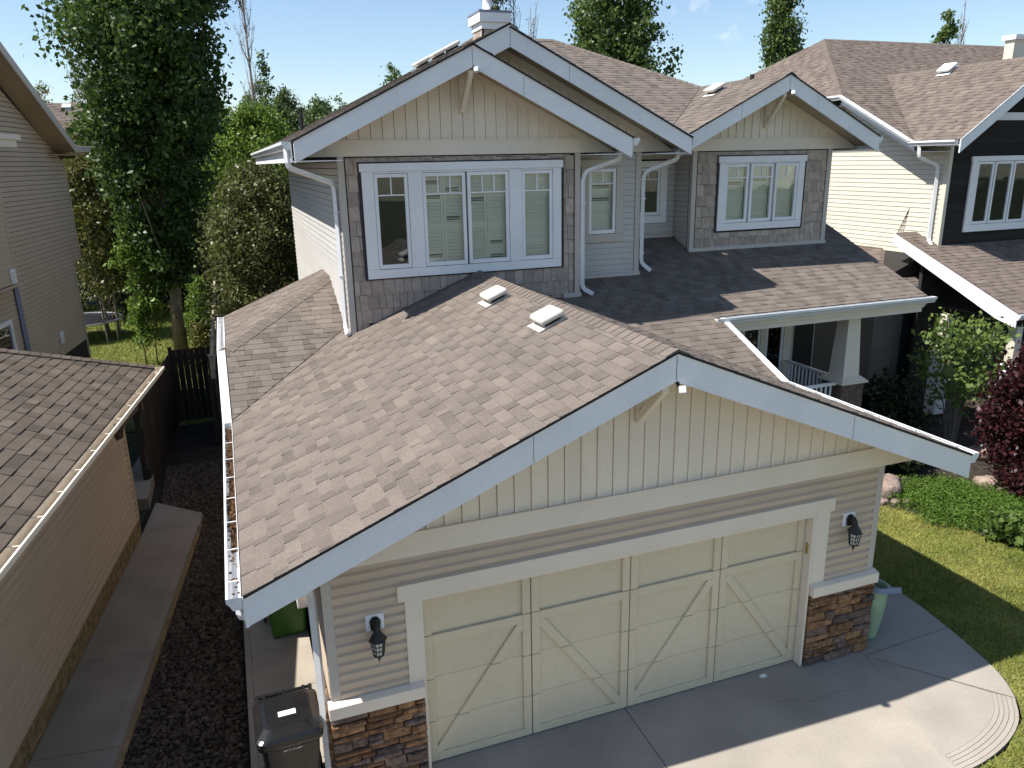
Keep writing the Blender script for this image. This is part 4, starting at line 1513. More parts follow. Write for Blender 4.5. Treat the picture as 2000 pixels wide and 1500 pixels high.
m.box(HX + .018, HX + .026, 2.5, 4.14, 2.3, 3.26)
m.build('pane', 'glassdark', lw_)
# gable roof with wide rake soffit
RX = -2.5
RT, RZ, RR = 9.05, 6.94, 4.6
ry = lambda y: RZ - .493 * (y - RT)
m = MB()
m.prism([(RX, 10.3, 6.36), (RX, RR, ry(RR) + .02), (RX, RR, ry(RR) - .04), (RX, 10.3, 6.30)], (-7, 0, 0)) if False else None
m.prism([(RX, RT, RZ + .02), (RX, RR, ry(RR) + .02), (RX, RR, ry(RR) - .04), (RX, RT, RZ - .04)], (-7, 0, 0))
m.prism([(RX, RR, ry(RR) + .02), (RX, -.6, ry(RR) - .493 * 5.2), (RX, -.6, ry(RR) - .493 * 5.2 - .06), (RX, RR, ry(RR) - .04)], (-7, 0, 0))
m.prism([(RX - .4, RT, RZ - .02), (RX - .4, 10.35, RZ - .26), (RX - .4, 10.35, RZ - .32), (RX - .4, RT, RZ - .08)], (-6.6, 0, 0))
lmr = m.build('main_roof', 'felt', lhouse)
sp_ = slope((-9.5, -.62, ry(RR) - .493 * 5.2 + .03), (1, 0, 0), Vector((0, 1, .493)).normalized(), [[(0, 0), (7.0, 0), (7.0, 5.2 * 1.115), (0, 5.2 * 1.115)]], seed=35, t=.014)
j_ = MB()
for vv, ff, tn, n, a in sp_:
    j_.raw(vv, ff, tn)
tag(j_.build('shingle_field', 'shingle_left', lmr), kind='stuff')
m = MB()
m.prism([(RX, RT, RZ), (RX, RR, ry(RR)), (RX, RR, ry(RR) - .22), (RX, RT, RZ - .22)], (.035, 0, 0))
m.prism([(RX, RR, ry(RR)), (RX, -.6, ry(RR) - .493 * 5.2), (RX, -.6, ry(RR) - .493 * 5.2 - .22), (RX, RR, ry(RR) - .22)], (.035, 0, 0))
m.build('barge_board', 'corner', lhouse, bevel=.004)
m = MB()
m.box(RX - .1, RX + .03, RT + .01, RT + 1.3, RZ - .16, RZ - .02)
m.build('gutter_end', 'corner', lhouse, bevel=.01)
sf = MB()
sf.prism([(RX - .02, RT + 1.3, RZ - .24), (RX - .02, RT - .3, RZ - .24), (HX, RT - .6, RZ - .26), (HX, RT + 1.3, RZ - .26)], (0, 0, .02))
so = sf.build('soffit', 'soffit_l', lhouse)
y = RT
while y > RR:
    y2 = max(RR, y - .42)
    q = MB()
    a, b = ry(y) - .20, ry(y2 + .008) - .20
    q.prism([(RX - .003, y, a), (RX - .003, y2 + .010, b), (HX + .003, y2 + .010, b), (HX + .003, y, a)], (0, 0, .012), random.random())
    q.build('soffit_panel', 'soffit_l', so)
    y = y2
# ================================================================== RIGHT NEIGHBOUR
rhouse = thing('neighbour_house', 'cream and dark brown neighbour house with a large hipped roof, cut by the right edge', 'house', (16.3, 8.0, 0))
RM = Matrix.Translation((16.3, 8.0, 0))
RO = Vector((16.3, 8.0, 0))
rp = []
dk = MB()
def W(*p):
    return Vector(p) - RO
FM, LM2, GM = .493, .726, .687
f_, l2, g_ = math.sqrt(1 + FM * FM), math.sqrt(1 + LM2 * LM2), math.sqrt(1 + GM * GM)
def P(x, y):
    return (x - 15.75, (y - 8.52) * f_)
rp += slope(W(15.75, 8.52, 6.61), (1, 0, 0), up(FM, (0, 1)), [[P(15.75, 8.52), P(18.56, 12.44), P(18.56, 15.24), P(15.75, 11.12)], [P(18.56, 12.44), P(21.37, 8.52), P(28, 8.52), P(28, 15.3), P(18.56, 15.3)]], exp=.143, seed=41, deck=dk, t=.013)
def P(y, x):
    return (y - 11.12, (x - 15.75) * l2)
rp += slope(W(15.75, 11.12, 7.88), (0, 1, 0), up(LM2, (1, 0)), [[P(11.12, 15.75), P(20, 15.75), P(15.3, 18.6)]], exp=.143, seed=42, deck=dk, t=.013)
def P(y, x):
    return (y - 7.18, (x - 15.75) * g_)
rp += slope(W(15.75, 7.18, 6.61), (0, 1, 0), up(GM, (1, 0)), [[P(7.18, 15.75), P(8.52, 15.75), P(12.44, 18.56), P(7.18, 18.56)]], exp=.143, seed=43, deck=dk, t=.013)
dk.prism([W(18.56, 7.18, 8.54), W(18.56, 12.44, 8.54), W(21.37, 8.52, 6.61), W(21.37, 7.18, 6.61)], (0, 0, -.06))
dk.prism([W(18.6, 15.3, 9.93), W(28, 15.3, 9.93), W(28, 22, 6.6), W(16, 22, 6.6)], (0, 0, -.06))
rp += caps(W(15.75, 11.12, 7.88), W(18.6, 15.3, 9.95), (-.83, .56, -.6), (.83, -.56, -.28), seed=44)
rp += caps(W(18.6, 15.3, 9.95), W(28, 15.3, 9.95), (0, -1, -FM), (0, 1, -FM), seed=45)
rp += caps(W(18.56, 7.18, 8.545), W(18.56, 12.44, 8.545), (-1, 0, -GM), (1, 0, -GM), seed=46)
# porch roof
def P(x, y):
    return (x - 15.6, (y - 5.0) * cl)
rp += slope(W(15.6, 5.0, 2.88), (1, 0, 0), up(MG, (0, 1)), [[P(15.6, 5.0), P(23, 5.0), P(23, 7.9), P(16.3, 7.9), P(15.6, 7.9)], [P(15.6, 7.9), P(16.3, 7.9), P(16.3, 8.6), P(15.6, 8.6)]], exp=.143, seed=47, deck=dk, t=.013)
# side skirt roof
def P(y, x):
    return (y - 7.9, (x - 14.5) * cl)
rp += slope(W(14.5, 7.9, 3.10), (0, 1, 0), up(MG, (1, 0)), [[P(7.9, 14.5), P(13, 14.5), P(13, 16.3), P(9.7, 16.3)]], exp=.143, seed=48, deck=dk, t=.013, thick=.04)
def P(x, y):
    return (x - 14.5, (y - 7.9) * cl)
rp += slope(W(14.5, 7.9, 3.10), (1, 0, 0), up(MG, (0, 1)), [[P(14.5, 7.9), P(16.3, 7.9), P(16.3, 9.7)]], exp=.143, seed=49, deck=dk, t=.013, thick=.04)
rr = dk.build('roof', 'felt', rhouse)
place_shingles(rp, 'shingle_far', rr, 300, RM)
roof_vent(rr, W(18.40, 10.15, 6.61 + GM * (18.40 - 15.75) + .015), Y, up(GM, (1, 0)), 'vent_w', 1.05)
m = MB()
m.box(0, .14, -.1, 6, 3.6, 6.5)
m.prism([(0, .3, 6.5), (0, 6, 6.5), (0, 6, 7.7), (0, 3.2, 7.7)], (.14, 0, 0))
wall_front(m, 0.0, 6, -.1, 3.9, 7.0, (.95, 2.85, 4.55, 6.07))
m.prism([(.0, -.1, 7.0), (4.6, -.1, 7.0), (2.26, -.1, 8.45), (.2, -.1, 7.0)], (0, .1, 0))
ru = m.build('upper_wall', 'blackpaint', rhouse)
room_box(ru, .3, 5.5, .12, 2.5, 4.0, 6.9)
siding((-.002, 0, 0), Y, -X, [rect(0.0, 6, 3.78, 6.5), [(.5, 6.5), (6, 6.5), (6, 7.6), (3.1, 7.6)]], .118, 'siding_r', ru, PLAIN, z0=3.78)
siding((0, -.102, 0), X, -Y, around(0.02, 6, 3.9, 7.05, (.70, 3.3, 4.33, 6.23)), .2, 'blackpaint', ru, PLAIN, z0=3.9)
m = MB()
m.box(-.02, .085, -.122, .0, 3.9, 6.6)
m.build('corner_post', 'siding_r', ru, bevel=.004)
m = MB()
m.box(.80, 6, -.14, -.104, 7.06, 7.24)
m.build('gable_band', 'white', ru)
window(rhouse, -.108, (.73, 3.25, 4.36, 6.21), [(.93, 1.50, 4.54, 6.08, 1), (1.53, 2.16, 4.54, 6.08, 1), (2.19, 2.82, 4.54, 6.08, 1)], muntin=False, header=.12)
rakey = -.82
a = W(18.56, 7.18, 8.53)
rake(rhouse, a, W(15.75, 7.18, 6.60), .30)
rake(rhouse, a, W(21.37, 7.18, 6.60), .30)
m = MB()
m.prism([W(18.56, 7.22, 8.34), W(15.8, 7.22, 6.46), W(15.8, 7.88, 6.46), W(18.56, 7.88, 8.34)], (0, 0, .01))
m.box(-.54, .0, -.10, .52, 6.34, 6.352)
m.build('soffit', 'white', rhouse)
gutter(rhouse, W(15.74, 7.24, 6.60), W(15.74, 8.56, 6.60), (-1, 0, 0), h=.12)
def trough(x, ya, za, yb, zb, out):
    m = MB()
    w = .125 * out
    A, B = W(x, ya, za), W(x, yb, zb)
    for (w0, w1, h0, h1) in ((0, w, .0, -.045), (0.012 * out, w * .75, -.046, -.10)):
        q = [A + Vector((w0, 0, h0)), A + Vector((w1, 0, h0)), A + Vector((w1, 0, h1)), A + Vector((w0, 0, h1))]
        m.prism(q, B - A)
    g = m.build('rake_gutter', 'gutter', rhouse, bevel=.005)
    m = MB()
    m.prism([A + Vector((.02, 0, -.02)), A + Vector((.04, 0, -.02)), A + Vector((.04, 0, -.26)), A + Vector((.02, 0, -.26))], B - A)
    m.build('rake_board', 'white', g)
    return g
trough(15.74, 8.50, 6.605, 11.14, 7.89, -1)
gutter(rhouse, W(15.74, 11.12, 7.87), W(15.74, 16, 7.87), (-1, 0, 0), h=.12)
m = MB()
m.prism([W(15.76, 8.5, 6.36), W(15.76, 11.2, 7.66), W(16.3, 11.2, 7.66), W(16.3, 8.5, 6.36)], (0, 0, .012))
m.box(-.54, .0, 3.1, 8, 7.60, 7.612)
m.build('soffit', 'corner', rhouse)
spout(rhouse, [W(15.70, 8.30, 6.5), W(15.70, 8.28, 6.22), W(16.20, 8.14, 6.02), W(16.215, 8.13, 5.9), W(16.215, 8.13, 4.16), W(16.12, 7.95, 4.06)], .075)
# wire at the wall, porch parts
m = MB()
for dx in (0, .10, .2, .28):
    m.tube([W(16.285, 8.9, 4.95), W(16.28, 9.05 + dx * .8, 4.1)], .005, 4)
m.build('loose_cable', 'brown', rhouse)
for x in (15.57,):
    m = MB()
    A, B = W(x, 8.62, 4.34), W(x, 5.0, 2.86)
    m.prism([A, B, B - Z * .30, W(x, 5.5, 2.86 - .27 + .10), A - Z * .27], (.03, 0, 0))
    m.build('barge_board', 'white', rhouse)
gutter(rhouse, W(15.5, 4.99, 2.87), W(23, 4.99, 2.87), (0, -1, 0), straps=False)
m = MB()
m.box(.2, 7, -2.9, -.1, 2.50, 2.515)
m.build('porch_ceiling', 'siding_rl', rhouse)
m = MB()
m.box(-1.8, .0, -.12, -.095, 2.90, 3.09)
m.box(-1.825, -1.80, -.12, 5, 2.90, 3.09)
m.build('skirt_fascia', 'white', rhouse)
m = MB()
m.box(-1.45, .1, .25, 5, 0, 2.92)
m.prism([(-1.45, .25, 2.92), (-1.45, .25, 3.22), (0, .25, 3.78), (0, .25, 2.92)], (0, 4.7, 0))
m.box(-.50, 6, -.2, -.1, 0, 4.0)
rl_ = m.build('lower_wall', 'groove', rhouse)
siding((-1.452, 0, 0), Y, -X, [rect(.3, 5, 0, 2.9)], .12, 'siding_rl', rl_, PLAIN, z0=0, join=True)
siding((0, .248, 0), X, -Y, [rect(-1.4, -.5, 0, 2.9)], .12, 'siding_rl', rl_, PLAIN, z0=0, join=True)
m = MB()
m.box(-1.47, -1.38, .22, .32, 0, 2.9)
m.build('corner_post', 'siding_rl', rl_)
for x, y in ((15.75, 6.9), (15.95, 5.25), (18.3, 5.25)):
    p = W(x, y, 0)
    m = MB()
    m.box(p.x - .10, p.x + .10, p.y - .10, p.y + .10, 1.6, 2.52)
    pc = m.build('porch_post', 'siding_r', rhouse, bevel=.006)
    m = MB()
    m.box(p.x - .17, p.x + .17, p.y - .17, p.y + .17, 0.0, 1.56)
    m.build('pedestal', 'white', pc, bevel=.006)
    m = MB()
    m.box(p.x - .20, p.x + .20, p.y - .20, p.y + .20, 1.56, 1.61)
    m.build('cap', 'white', pc)
m = MB()
m.bar(W(15.95, 5.25, 1.5), W(18.3, 5.25, 1.5), .05, .04)
rb = m.build('porch_railing', 'black', rhouse)
for k in range(20):
    q = MB()
    x = 16.1 + k * .11
    p = W(x, 5.25, 0)
    q.box(p.x - .008, p.x + .008, p.y - .008, p.y + .008, .6, 1.5)
    q.build('baluster', 'black', rb)
m = MB()
m.box(24.95 - 16.3, 26.2 - 16.3, 5.5, 5.85, 9.2, 9.90)
rc = m.build('chimney', 'siding_r', rhouse)
m = MB()
m.box(24.88 - 16.3, 26.3 - 16.3, 5.42, 5.93, 9.90, 10.05)
m.build('cap', 'white', rc)

# ================================================================== FAR HOUSE
fh = thing('distant_house', 'brown roof of a house far behind the trees on the left', 'house', (-9.7, 52, 0))
m = MB()
m.prism([(-5, 0, 7.2), (5, 0, 7.2), (5, 5, 10.75), (-5, 5, 10.75)], (0, 0, -.15))
m.prism([(-5, 10, 7.2), (5, 10, 7.2), (5, 5, 10.75), (-5, 5, 10.75)], (0, 0, -.15))
fr_ = m.build('roof', 'shingle_far', fh)
fp = slope((-5, 0, 7.22), (1, 0, 0), Vector((0, 5, 3.55)).normalized(), [[(0, 0), (10, 0), (10, 6.12), (0, 6.12)]], exp=.22, seed=71, tabw=(.3, .8), t=.03)
j_ = MB()
for vv, ff, tn, n, a in fp:
    j_.raw(vv, ff, tn)
tag(j_.build('shingle_field', 'shingle_far', fr_), kind='stuff')
m = MB()
m.box(-4.5, 4.5, .5, 9.5, 0, 7.3)
m.build('wall', 'siding_r', fh)
roof_vent(fr_, (-.2, 4.5, 10.42), X, Vector((0, 1, .71)).normalized(), 'vent_w', 1.4)

# ================================================================== GROUND
m = MB()
m.face([(-260, -120, -.16), (260, -120, -.16), (260, 420, -.16), (-260, 420, -.16)])
tag(m.build('ground', 'ground'), kind='structure')
m = MB()
m.face([(-260, -24, -.30 + .15), (260, -24, -.15), (260, -14, -.15), (-260, -14, -.15)])
tag(m.build('road', pmat('asphalt_road', (.055, .054, .052), .95, nscale=2, namt=.2)), kind='structure')
zd = lambda y: .03 * min(y, 0)
def slab(parent, pts, name='slab', mat='concrete', top=0.0, th=.14, zf=zd):
    m = MB()
    P_ = [Vector((x, y, zf(y) + top)) for x, y in pts]
    ar = sum(P_[i].x * P_[(i + 1) % len(P_)].y - P_[(i + 1) % len(P_)].x * P_[i].y for i in range(len(P_)))
    if ar < 0:
        P_ = P_[::-1]
    m.prism([p - Z * th for p in P_], (0, 0, th), random.random())
    o = m.build(name, mat, parent)
    return o
drv = bpy.data.objects.new('driveway', None)
COL.objects.link(drv)
tag(drv, kind='structure')
slab(drv, [(-.06, .11), (3.285, .11), (3.245, -6), (-.2, -6)])
slab(drv, [(3.297, .11), (6.69, .11), (6.695, -.165), (6.205, -2.0), (5.6, -4), (5.3, -6), (3.257, -6)])
E_ = [(7.79, -1.44), (7.55, -1.69), (7.28, -1.84), (6.94, -1.96), (6.53, -2.04), (6.21, -2.06)]
def offs(pl, d):
    out = []
    for i, p in enumerate(pl):
        a, b = pl[max(i - 1, 0)], pl[min(i + 1, len(pl) - 1)]
        t = Vector((b[0] - a[0], b[1] - a[1])).normalized()
        out.append((p[0] + t.y * d, p[1] - t.x * d))
    return out
# smooth the edge curve
def chaikin(pl, k=2):
    for _ in range(k):
        q = [pl[0]]
        for a, b in zip(pl[:-1], pl[1:]):
            q += [(a[0] * .75 + b[0] * .25, a[1] * .75 + b[1] * .25), (a[0] * .25 + b[0] * .75, a[1] * .25 + b[1] * .75)]
        q.append(pl[-1])
        pl = q
    return pl
Ec = chaikin(E_)
inner = offs(Ec, -.25) if offs(Ec, -.25)[2][1] > Ec[2][1] else offs(Ec, .25)
sg = -1 if offs(Ec, -.25)[2][1] > Ec[2][1] else 1
slab(drv, [(6.705, -.175)] + inner)
ds = [0, .045, .10, .15, .20, .25]
for a, b in zip(ds[:-1], ds[1:]):
    o1, o2 = offs(Ec, sg * (a + .0025)), offs(Ec, sg * (b - .0025))
    slab(drv, o1 + o2[::-1], 'edge_band')
Eb = chaikin([(7.80, -1.43), (8.01, -1.11), (8.14, -.6), (8.225, -.105)])
slab(drv, [(6.715, -.172)] + Eb)
slab(drv, [(6.80, .4), (6.70, .11), (6.705, -.158), (8.225, -.095), (8.30, .38), (8.34, .9), (8.42, 2.2), (8.7, 4.0), (9.2, 4.72), (6.80, 4.72)])
# hairline cracks
m = MB()
def crack(pts, w=.006):
    pts = [Vector((x, y, zd(y) + .0012)) for x, y in pts]
    for a, b in zip(pts[:-1], pts[1:]):
        t = (b - a).normalized()
        s_ = Vector((-t.y, t.x, 0)) * w / 2
        m.face([a - s_, b - s_ + t * .004, b + s_ + t * .004, a + s_])
def wander(pts, n=9, j=.018):
    out = []
    for (x0, y0), (x1, y1) in zip(pts[:-1], pts[1:]):
        for k in range(n):
            f = k / n
            out.append((x0 + (x1 - x0) * f + random.uniform(-j, j), y0 + (y1 - y0) * f + random.uniform(-j, j)))
    return out + [pts[-1]]
crack(wander([(5.0, -.42), (5.5, -.62), (6.1, -.60)]), .0028)
crack(wander([(7.3, .35), (7.9, .62)]), .003)
crack(wander([(6.15, -.05), (6.3, -.35), (6.35, -.6)]), .002)
tag(m.build('crack', 'groove', drv), kind='stuff')
m = MB()
m.box(5.15, 5.24, -.05, .0, .0, .012)
tag(m.build('paper_scrap', 'sticker'), 'small white scrap of litter on the concrete at the garage door', 'litter')
# our side walk
sw = bpy.data.objects.new('side_path', None)
COL.objects.link(sw)
tag(sw, kind='structure')
for a, b in ((-4, -1.9), (-1.893, .62), (.627, 1.95), (1.957, 4.4), (4.407, 6.8), (6.807, 9.5)):
    slab(sw, [(-.88, a), (-.105, a), (-.105, b), (-.88, b)], mat='concrete_w', top=.004, zf=lambda y: 0)
    slab(sw, [(-.96, a), (-.884, a), (-.884, b), (-.96, b)], 'edge_band', 'concrete_w', top=.003, th=.2, zf=lambda y: 0)
# neighbour's side walk (raised slabs with a thick edge)
nw = bpy.data.objects.new('neighbour_path', None)
COL.objects.link(nw)
tag(nw, kind='structure')
nw.location = (-2.57, 7.14, 0)
nw.rotation_euler = (0, 0, AL)
for a, b in ((-10, -7.45), (-7.44, -5.55), (-5.54, -3.76), (-3.75, -1.72), (-1.71, .06)):
    slab(nw, [(.012, a), (.80, a), (.80, b), (.012, b)], mat='concrete_w', top=.10, th=.25, zf=lambda y: 0)
    slab(nw, [(.803, a), (.93, a), (.93, b), (.803, b)], 'edge_band', 'concrete_w', top=.101, th=.10, zf=lambda y: 0)
    slab(nw, [(.80, a), (.928, a), (.928, b), (.80, b)], 'slab_edge', 'concrete_e', top=.0, th=.22, zf=lambda y: 0)
slab(nw, [(.012, .068), (.93, .068), (.90, .60), (-.02, 1.30)], mat='concrete_w', top=.10, th=.25, zf=lambda y: 0)
for (x, y, x2, y2) in ((.90, .60, -.02, 1.30), (.93, .0685, .90, .60)):
    q = MB()
    q.bar((x, y, .05), (x2, y2, .05), .06, .102)
    q.build('edge_band', 'concrete_w', nw)
for a, b in ((1.6, 3.4), (3.41, 5.6)):
    slab(nw, [(-.9, a), (-.22 - (a - 1.6) * .12, a), (-.22 - (b - 1.6) * .12, b), (-.9, b)], mat='concrete_w', top=.10, th=.25, zf=lambda y: 0)
# gravel and soil between the houses
m = MB()
m.face([(-3.2, -4, -.14), (-.95, -4, -.14), (-.95, 14.5, -.14), (-2.4, 14.5, -.14)])
tag(m.build('soil', 'soil'), kind='structure')
def pebbles(name, n, region, size, zb, mat='pebble', tb=.5):
    ico = np.array([(0, 0, 1), (.89, 0, .45), (.28, .85, .45), (-.72, .53, .45), (-.72, -.53, .45), (.28, -.85, .45), (.72, .53, -.45), (-.28, .85, -.45), (-.89, 0, -.45), (-.28, -.85, -.45), (.72, -.53, -.45)])
    F0 = np.array([(0, 1, 2), (0, 2, 3), (0, 3, 4), (0, 4, 5), (0, 5, 1), (1, 6, 2), (2, 7, 3), (3, 8, 4), (4, 9, 5), (5, 10, 1), (2, 6, 7), (3, 7, 8), (4, 8, 9), (5, 9, 10), (1, 10, 6)])
    c = region(n)
    n = len(c)
    s_ = rng.uniform(*size, n) * rng.choice([.6, 1, 1, 1.3], n)
    sc = np.stack([s_ * rng.uniform(.8, 1.4, n), s_ * rng.uniform(.7, 1.1, n), s_ * rng.uniform(.4, .7, n)], 1)
    an = rng.uniform(0, 6.28, n)
    V = ico[None] * sc[:, None, :] * rng.uniform(.85, 1.15, (n, 11, 1))
    ca, sa = np.cos(an)[:, None], np.sin(an)[:, None]
    Vx = V[..., 0] * ca - V[..., 1] * sa + c[:, None, 0]
    Vy = V[..., 0] * sa + V[..., 1] * ca + c[:, None, 1]
    Vz = V[..., 2] + zb + rng.uniform(0, .02, n)[:, None]
    V = np.stack([Vx, Vy, Vz], -1).reshape(-1, 3)
    F = (F0[None] + (np.arange(n) * 11)[:, None, None]).reshape(-1, 3)
    o = npmesh(name, V, F, mat, tint=np.repeat(np.clip(rng.normal(tb, .3, n), 0, 1), len(F0)))
    tag(o, kind='stuff')
    return o
def reg_gravel(n):
    y = rng.uniform(-1.2, 11, n)
    x0 = -1.62 + (y - 7.6) * .123
    x0 = np.where(y > 7.6, -2.4, x0)
    x = x0 + (rng.random(n) ** 1.25) * (-1.0 - x0)
    return np.stack([x, y], 1)
pebbles('gravel', 15000, reg_gravel, (.014, .034), -.135)
def blades(name, n, region, h, w, z, mat='l_grass', tb=.5, tfun=None):
    c = region(n)
    n = len(c)
    a = rng.uniform(0, 6.28, n)
    hh = rng.uniform(*h, n)
    ww = rng.uniform(*w, n)
    dx, dy = np.cos(a) * ww, np.sin(a) * ww
    lx, ly = rng.normal(0, .5, n) * hh, rng.normal(0, .5, n) * hh
    zz = z(c) if callable(z) else np.full(n, z)
    V = np.stack([np.stack([c[:, 0] - dx, c[:, 1] - dy, zz], -1), np.stack([c[:, 0] + dx, c[:, 1] + dy, zz], -1), np.stack([c[:, 0] + lx, c[:, 1] + ly, zz + hh], -1)], 1).reshape(-1, 3)
    F = np.arange(3 * n).reshape(-1, 3)
    t = np.clip(rng.normal(tb, .22, n), 0, 1)
    if tfun is not None:
        t = np.clip(t + tfun(c), 0, 1)
    o = npmesh(name, V, F, mat, tint=t)
    tag(o, kind='stuff')
    return o
def reg_dry(n):
    y = rng.uniform(-1.5, 9, n)
    x = -.98 - np.abs(rng.normal(0, .28, n))
    return np.stack([x, y], 1)
blades('dry_grass', 9000, reg_dry, (.02, .07), (.003, .008), -.14, 'l_dry')

# lawn right
LAWN = [(8.02, -1.13), (8.16, -.6), (8.25, -.09), (8.33, .38), (8.36, .9), (8.44, 2.2), (8.72, 3.2), (9.3, 3.75), (10.1, 3.55), (10.6, 3.0), (11.0, 2.0), (11.1, 1.2), (12.2, .75), (16, .3), (16, -9), (5.6, -9), (5.65, -4), (6.25, -2.09), (6.94, -1.99), (7.56, -1.71), (7.82, -1.45)]
m = MB()
m.face([(x, y, -.02 + zd(y)) for x, y in LAWN])
tag(m.build('lawn', 'turf'), kind='structure')
m = MB()
m.face([(8.3, 3.0, -.05), (9.3, 3.6, -.05), (10.3, 3.3, -.05), (10.9, 2.0, -.05), (11.0, 1.1, -.05), (12.3, .7, -.05), (22, 0, -.05), (22, 8, -.05), (8.3, 8, -.05)])
tag(m.build('planting_bed', 'mulch'), kind='structure')
def inside(poly):
    P_ = np.array(poly)
    def f(c):
        x, y = c[:, 0], c[:, 1]
        r_ = np.zeros(len(c), bool)
        j = len(P_) - 1
        for i in range(len(P_)):
            xi, yi, xj, yj = *P_[i], *P_[j]
            r_ ^= ((yi > y) != (yj > y)) & (x < (xj - xi) * (y - yi) / (yj - yi + 1e-12) + xi)
            j = i
        return r_
    return f
inL = inside(LAWN)
def reg_lawn(n):
    c = np.stack([rng.uniform(6.2, 13, n), rng.uniform(-3.4, 3.8, n)], 1)
    return c[inL(c)]
def patch(c):
    return .15 * np.sin(c[:, 0] * 7.1 + c[:, 1] * 3) * np.sin(c[:, 1] * 6.3 - c[:, 0]) + .30 * np.sin(c[:, 0] * 2.3 + np.sin(c[:, 1] * 1.7)) * np.cos(c[:, 1] * 2.9 + 1) + .25 * (c[:, 1] > 1.6)
blades('lawn_grass', 130000, reg_lawn, (.025, .06), (.004, .009), lambda c: -.02 + .03 * np.minimum(c[:, 1], 0), 'l_grass', .45, patch)
# rear lawn of the left neighbour
m = MB()
m.face([(-14, 14, -.13), (-1.4, 14, -.13), (-1.4, 36, -.13), (-14, 36, -.13)])
tag(m.build('rear_lawn', 'turf'), kind='structure')
def reg_rear(n):
    return np.stack([rng.uniform(-7.5, -1.6, n), rng.uniform(15, 35, n)], 1)
blades('rear_lawn_grass', 45000, reg_rear, (.05, .12), (.008, .016), -.13, 'l_grass', .30)

# ================================================================== PLANTS
def leafcloud(name, centers, per, sigma, size, mat, parent=None, asp=.62, droop=0.0, up_bias=.35, tint=.45, tvar=.22, crown_tint=None):
    """leaf-sized faces gathered round the given twig ends"""
    C_ = np.asarray(centers, dtype=float)
    n = len(C_) * per
    c = np.repeat(C_, per, 0)
    sg_ = np.asarray(sigma, dtype=float)
    if sg_.ndim == 1 and len(sg_) == len(C_):
        sg_ = np.repeat(sg_, per)[:, None]
    c = c + rng.normal(0, 1, (n, 3)) * sg_ * np.array([1, 1, .85])
    nr = rng.normal(0, 1, (n, 3))
    nr[:, 2] = nr[:, 2] * (1 - up_bias) + up_bias * 1.6
    nr /= np.linalg.norm(nr, axis=1)[:, None]
    a = np.cross(nr, rng.normal(0, 1, (n, 3)))
    a /= np.linalg.norm(a, axis=1)[:, None] + 1e-9
    b = np.cross(nr, a)
    s_ = size * rng.uniform(.5, 1.4, n)[:, None] * np.repeat(rng.uniform(.8, 1.2, len(C_)), per)[:, None]
    a, b = a * s_, b * s_ * asp
    V = np.stack([c - a, c + b - a * .15, c + a, c - b - a * .15], 1).reshape(-1, 3)
    F = np.arange(4 * n).reshape(-1, 4)
    t = np.repeat(rng.normal(0, .12, len(C_)), per) + rng.normal(tint, tvar, n)
    return npmesh(name, V, F, mat, parent, np.clip(t, 0, 1))

def tree(name, label, cat, base, height, prof, nclump, per, csig, leaf, mat, bark='bark', tr=.12, z0=.15, group=None, trunk_top=.85, lean=(0, 0), upward=1.2, squash=1.0, tint=.45, shell=.55, limbs=True, trunks=1):
    """tapered trunk, rising limbs and a crown of leaf clumps that follows prof(t) (radius at height fraction t)"""
    root = thing(name, label, cat, base, 0, group)
    ts = rng.uniform(z0, 1.0, nclump * 3)
    wts = np.array([max(.05, prof(t)) for t in ts])
    keep = rng.random(len(ts)) < wts / wts.max()
    ts = ts[keep][:nclump]
    rr = np.array([prof(t) for t in ts]) * (shell + (1 - shell) * rng.random(len(ts))) * rng.uniform(.55, 1.08, len(ts))
    an = rng.uniform(0, 6.283, len(ts))
    cx = lean[0] * ts + rr * np.cos(an)
    cy = lean[1] * ts + rr * np.sin(an) * squash
    cz = ts * height
    Cn = np.stack([cx, cy, cz], 1)
    leafcloud('crown', Cn, per, np.clip(csig * (.6 + .6 * rr / (rr.max() + 1e-6)), .03, 9), leaf, mat, root, tint=tint)
    m = MB()
    for k in range(trunks):
        ox, oy = (0, 0) if trunks == 1 else (random.uniform(-.25, .25), random.uniform(-.25, .25))
        pts, ra = [], []
        for i in range(9):
            f = i / 8 * trunk_top
            pts.append((lean[0] * f + ox * (1 + f) + (random.uniform(-1, 1) * tr * .6 if i else 0), lean[1] * f + oy * (1 + f) + (random.uniform(-1, 1) * tr * .6 if i else 0), f * height))
            ra.append(tr * (1.25 if i == 0 else 1) * (1 - .88 * f / trunk_top) / (1 if trunks == 1 else 1.6))
        m.tube(pts, ra, 9)
    if limbs:
        for i in range(0, len(Cn), max(1, len(Cn) // 46)):
            c = Vector(Cn[i])
            hz = math.hypot(c.x - lean[0] * ts[i], c.y - lean[1] * ts[i])
            zb = max(.08 * height, c.z - hz * upward - .2)
            f = zb / height
            b = Vector((lean[0] * f, lean[1] * f, zb))
            mid = b.lerp(c, .5) + Vector((random.uniform(-.1, .1), random.uniform(-.1, .1), -.08 * hz))
            m.tube([b, mid, c], [tr * .30 * (1 - .6 * f), tr * .18, tr * .05], 5, False)
    m.build('trunk', bark, root, smooth=True)
    return root

def pw(*k):
    """piecewise-linear profile"""
    xs, ys = [a for a, b in k], [b for a, b in k]
    return lambda t: float(np.interp(t, xs, ys))

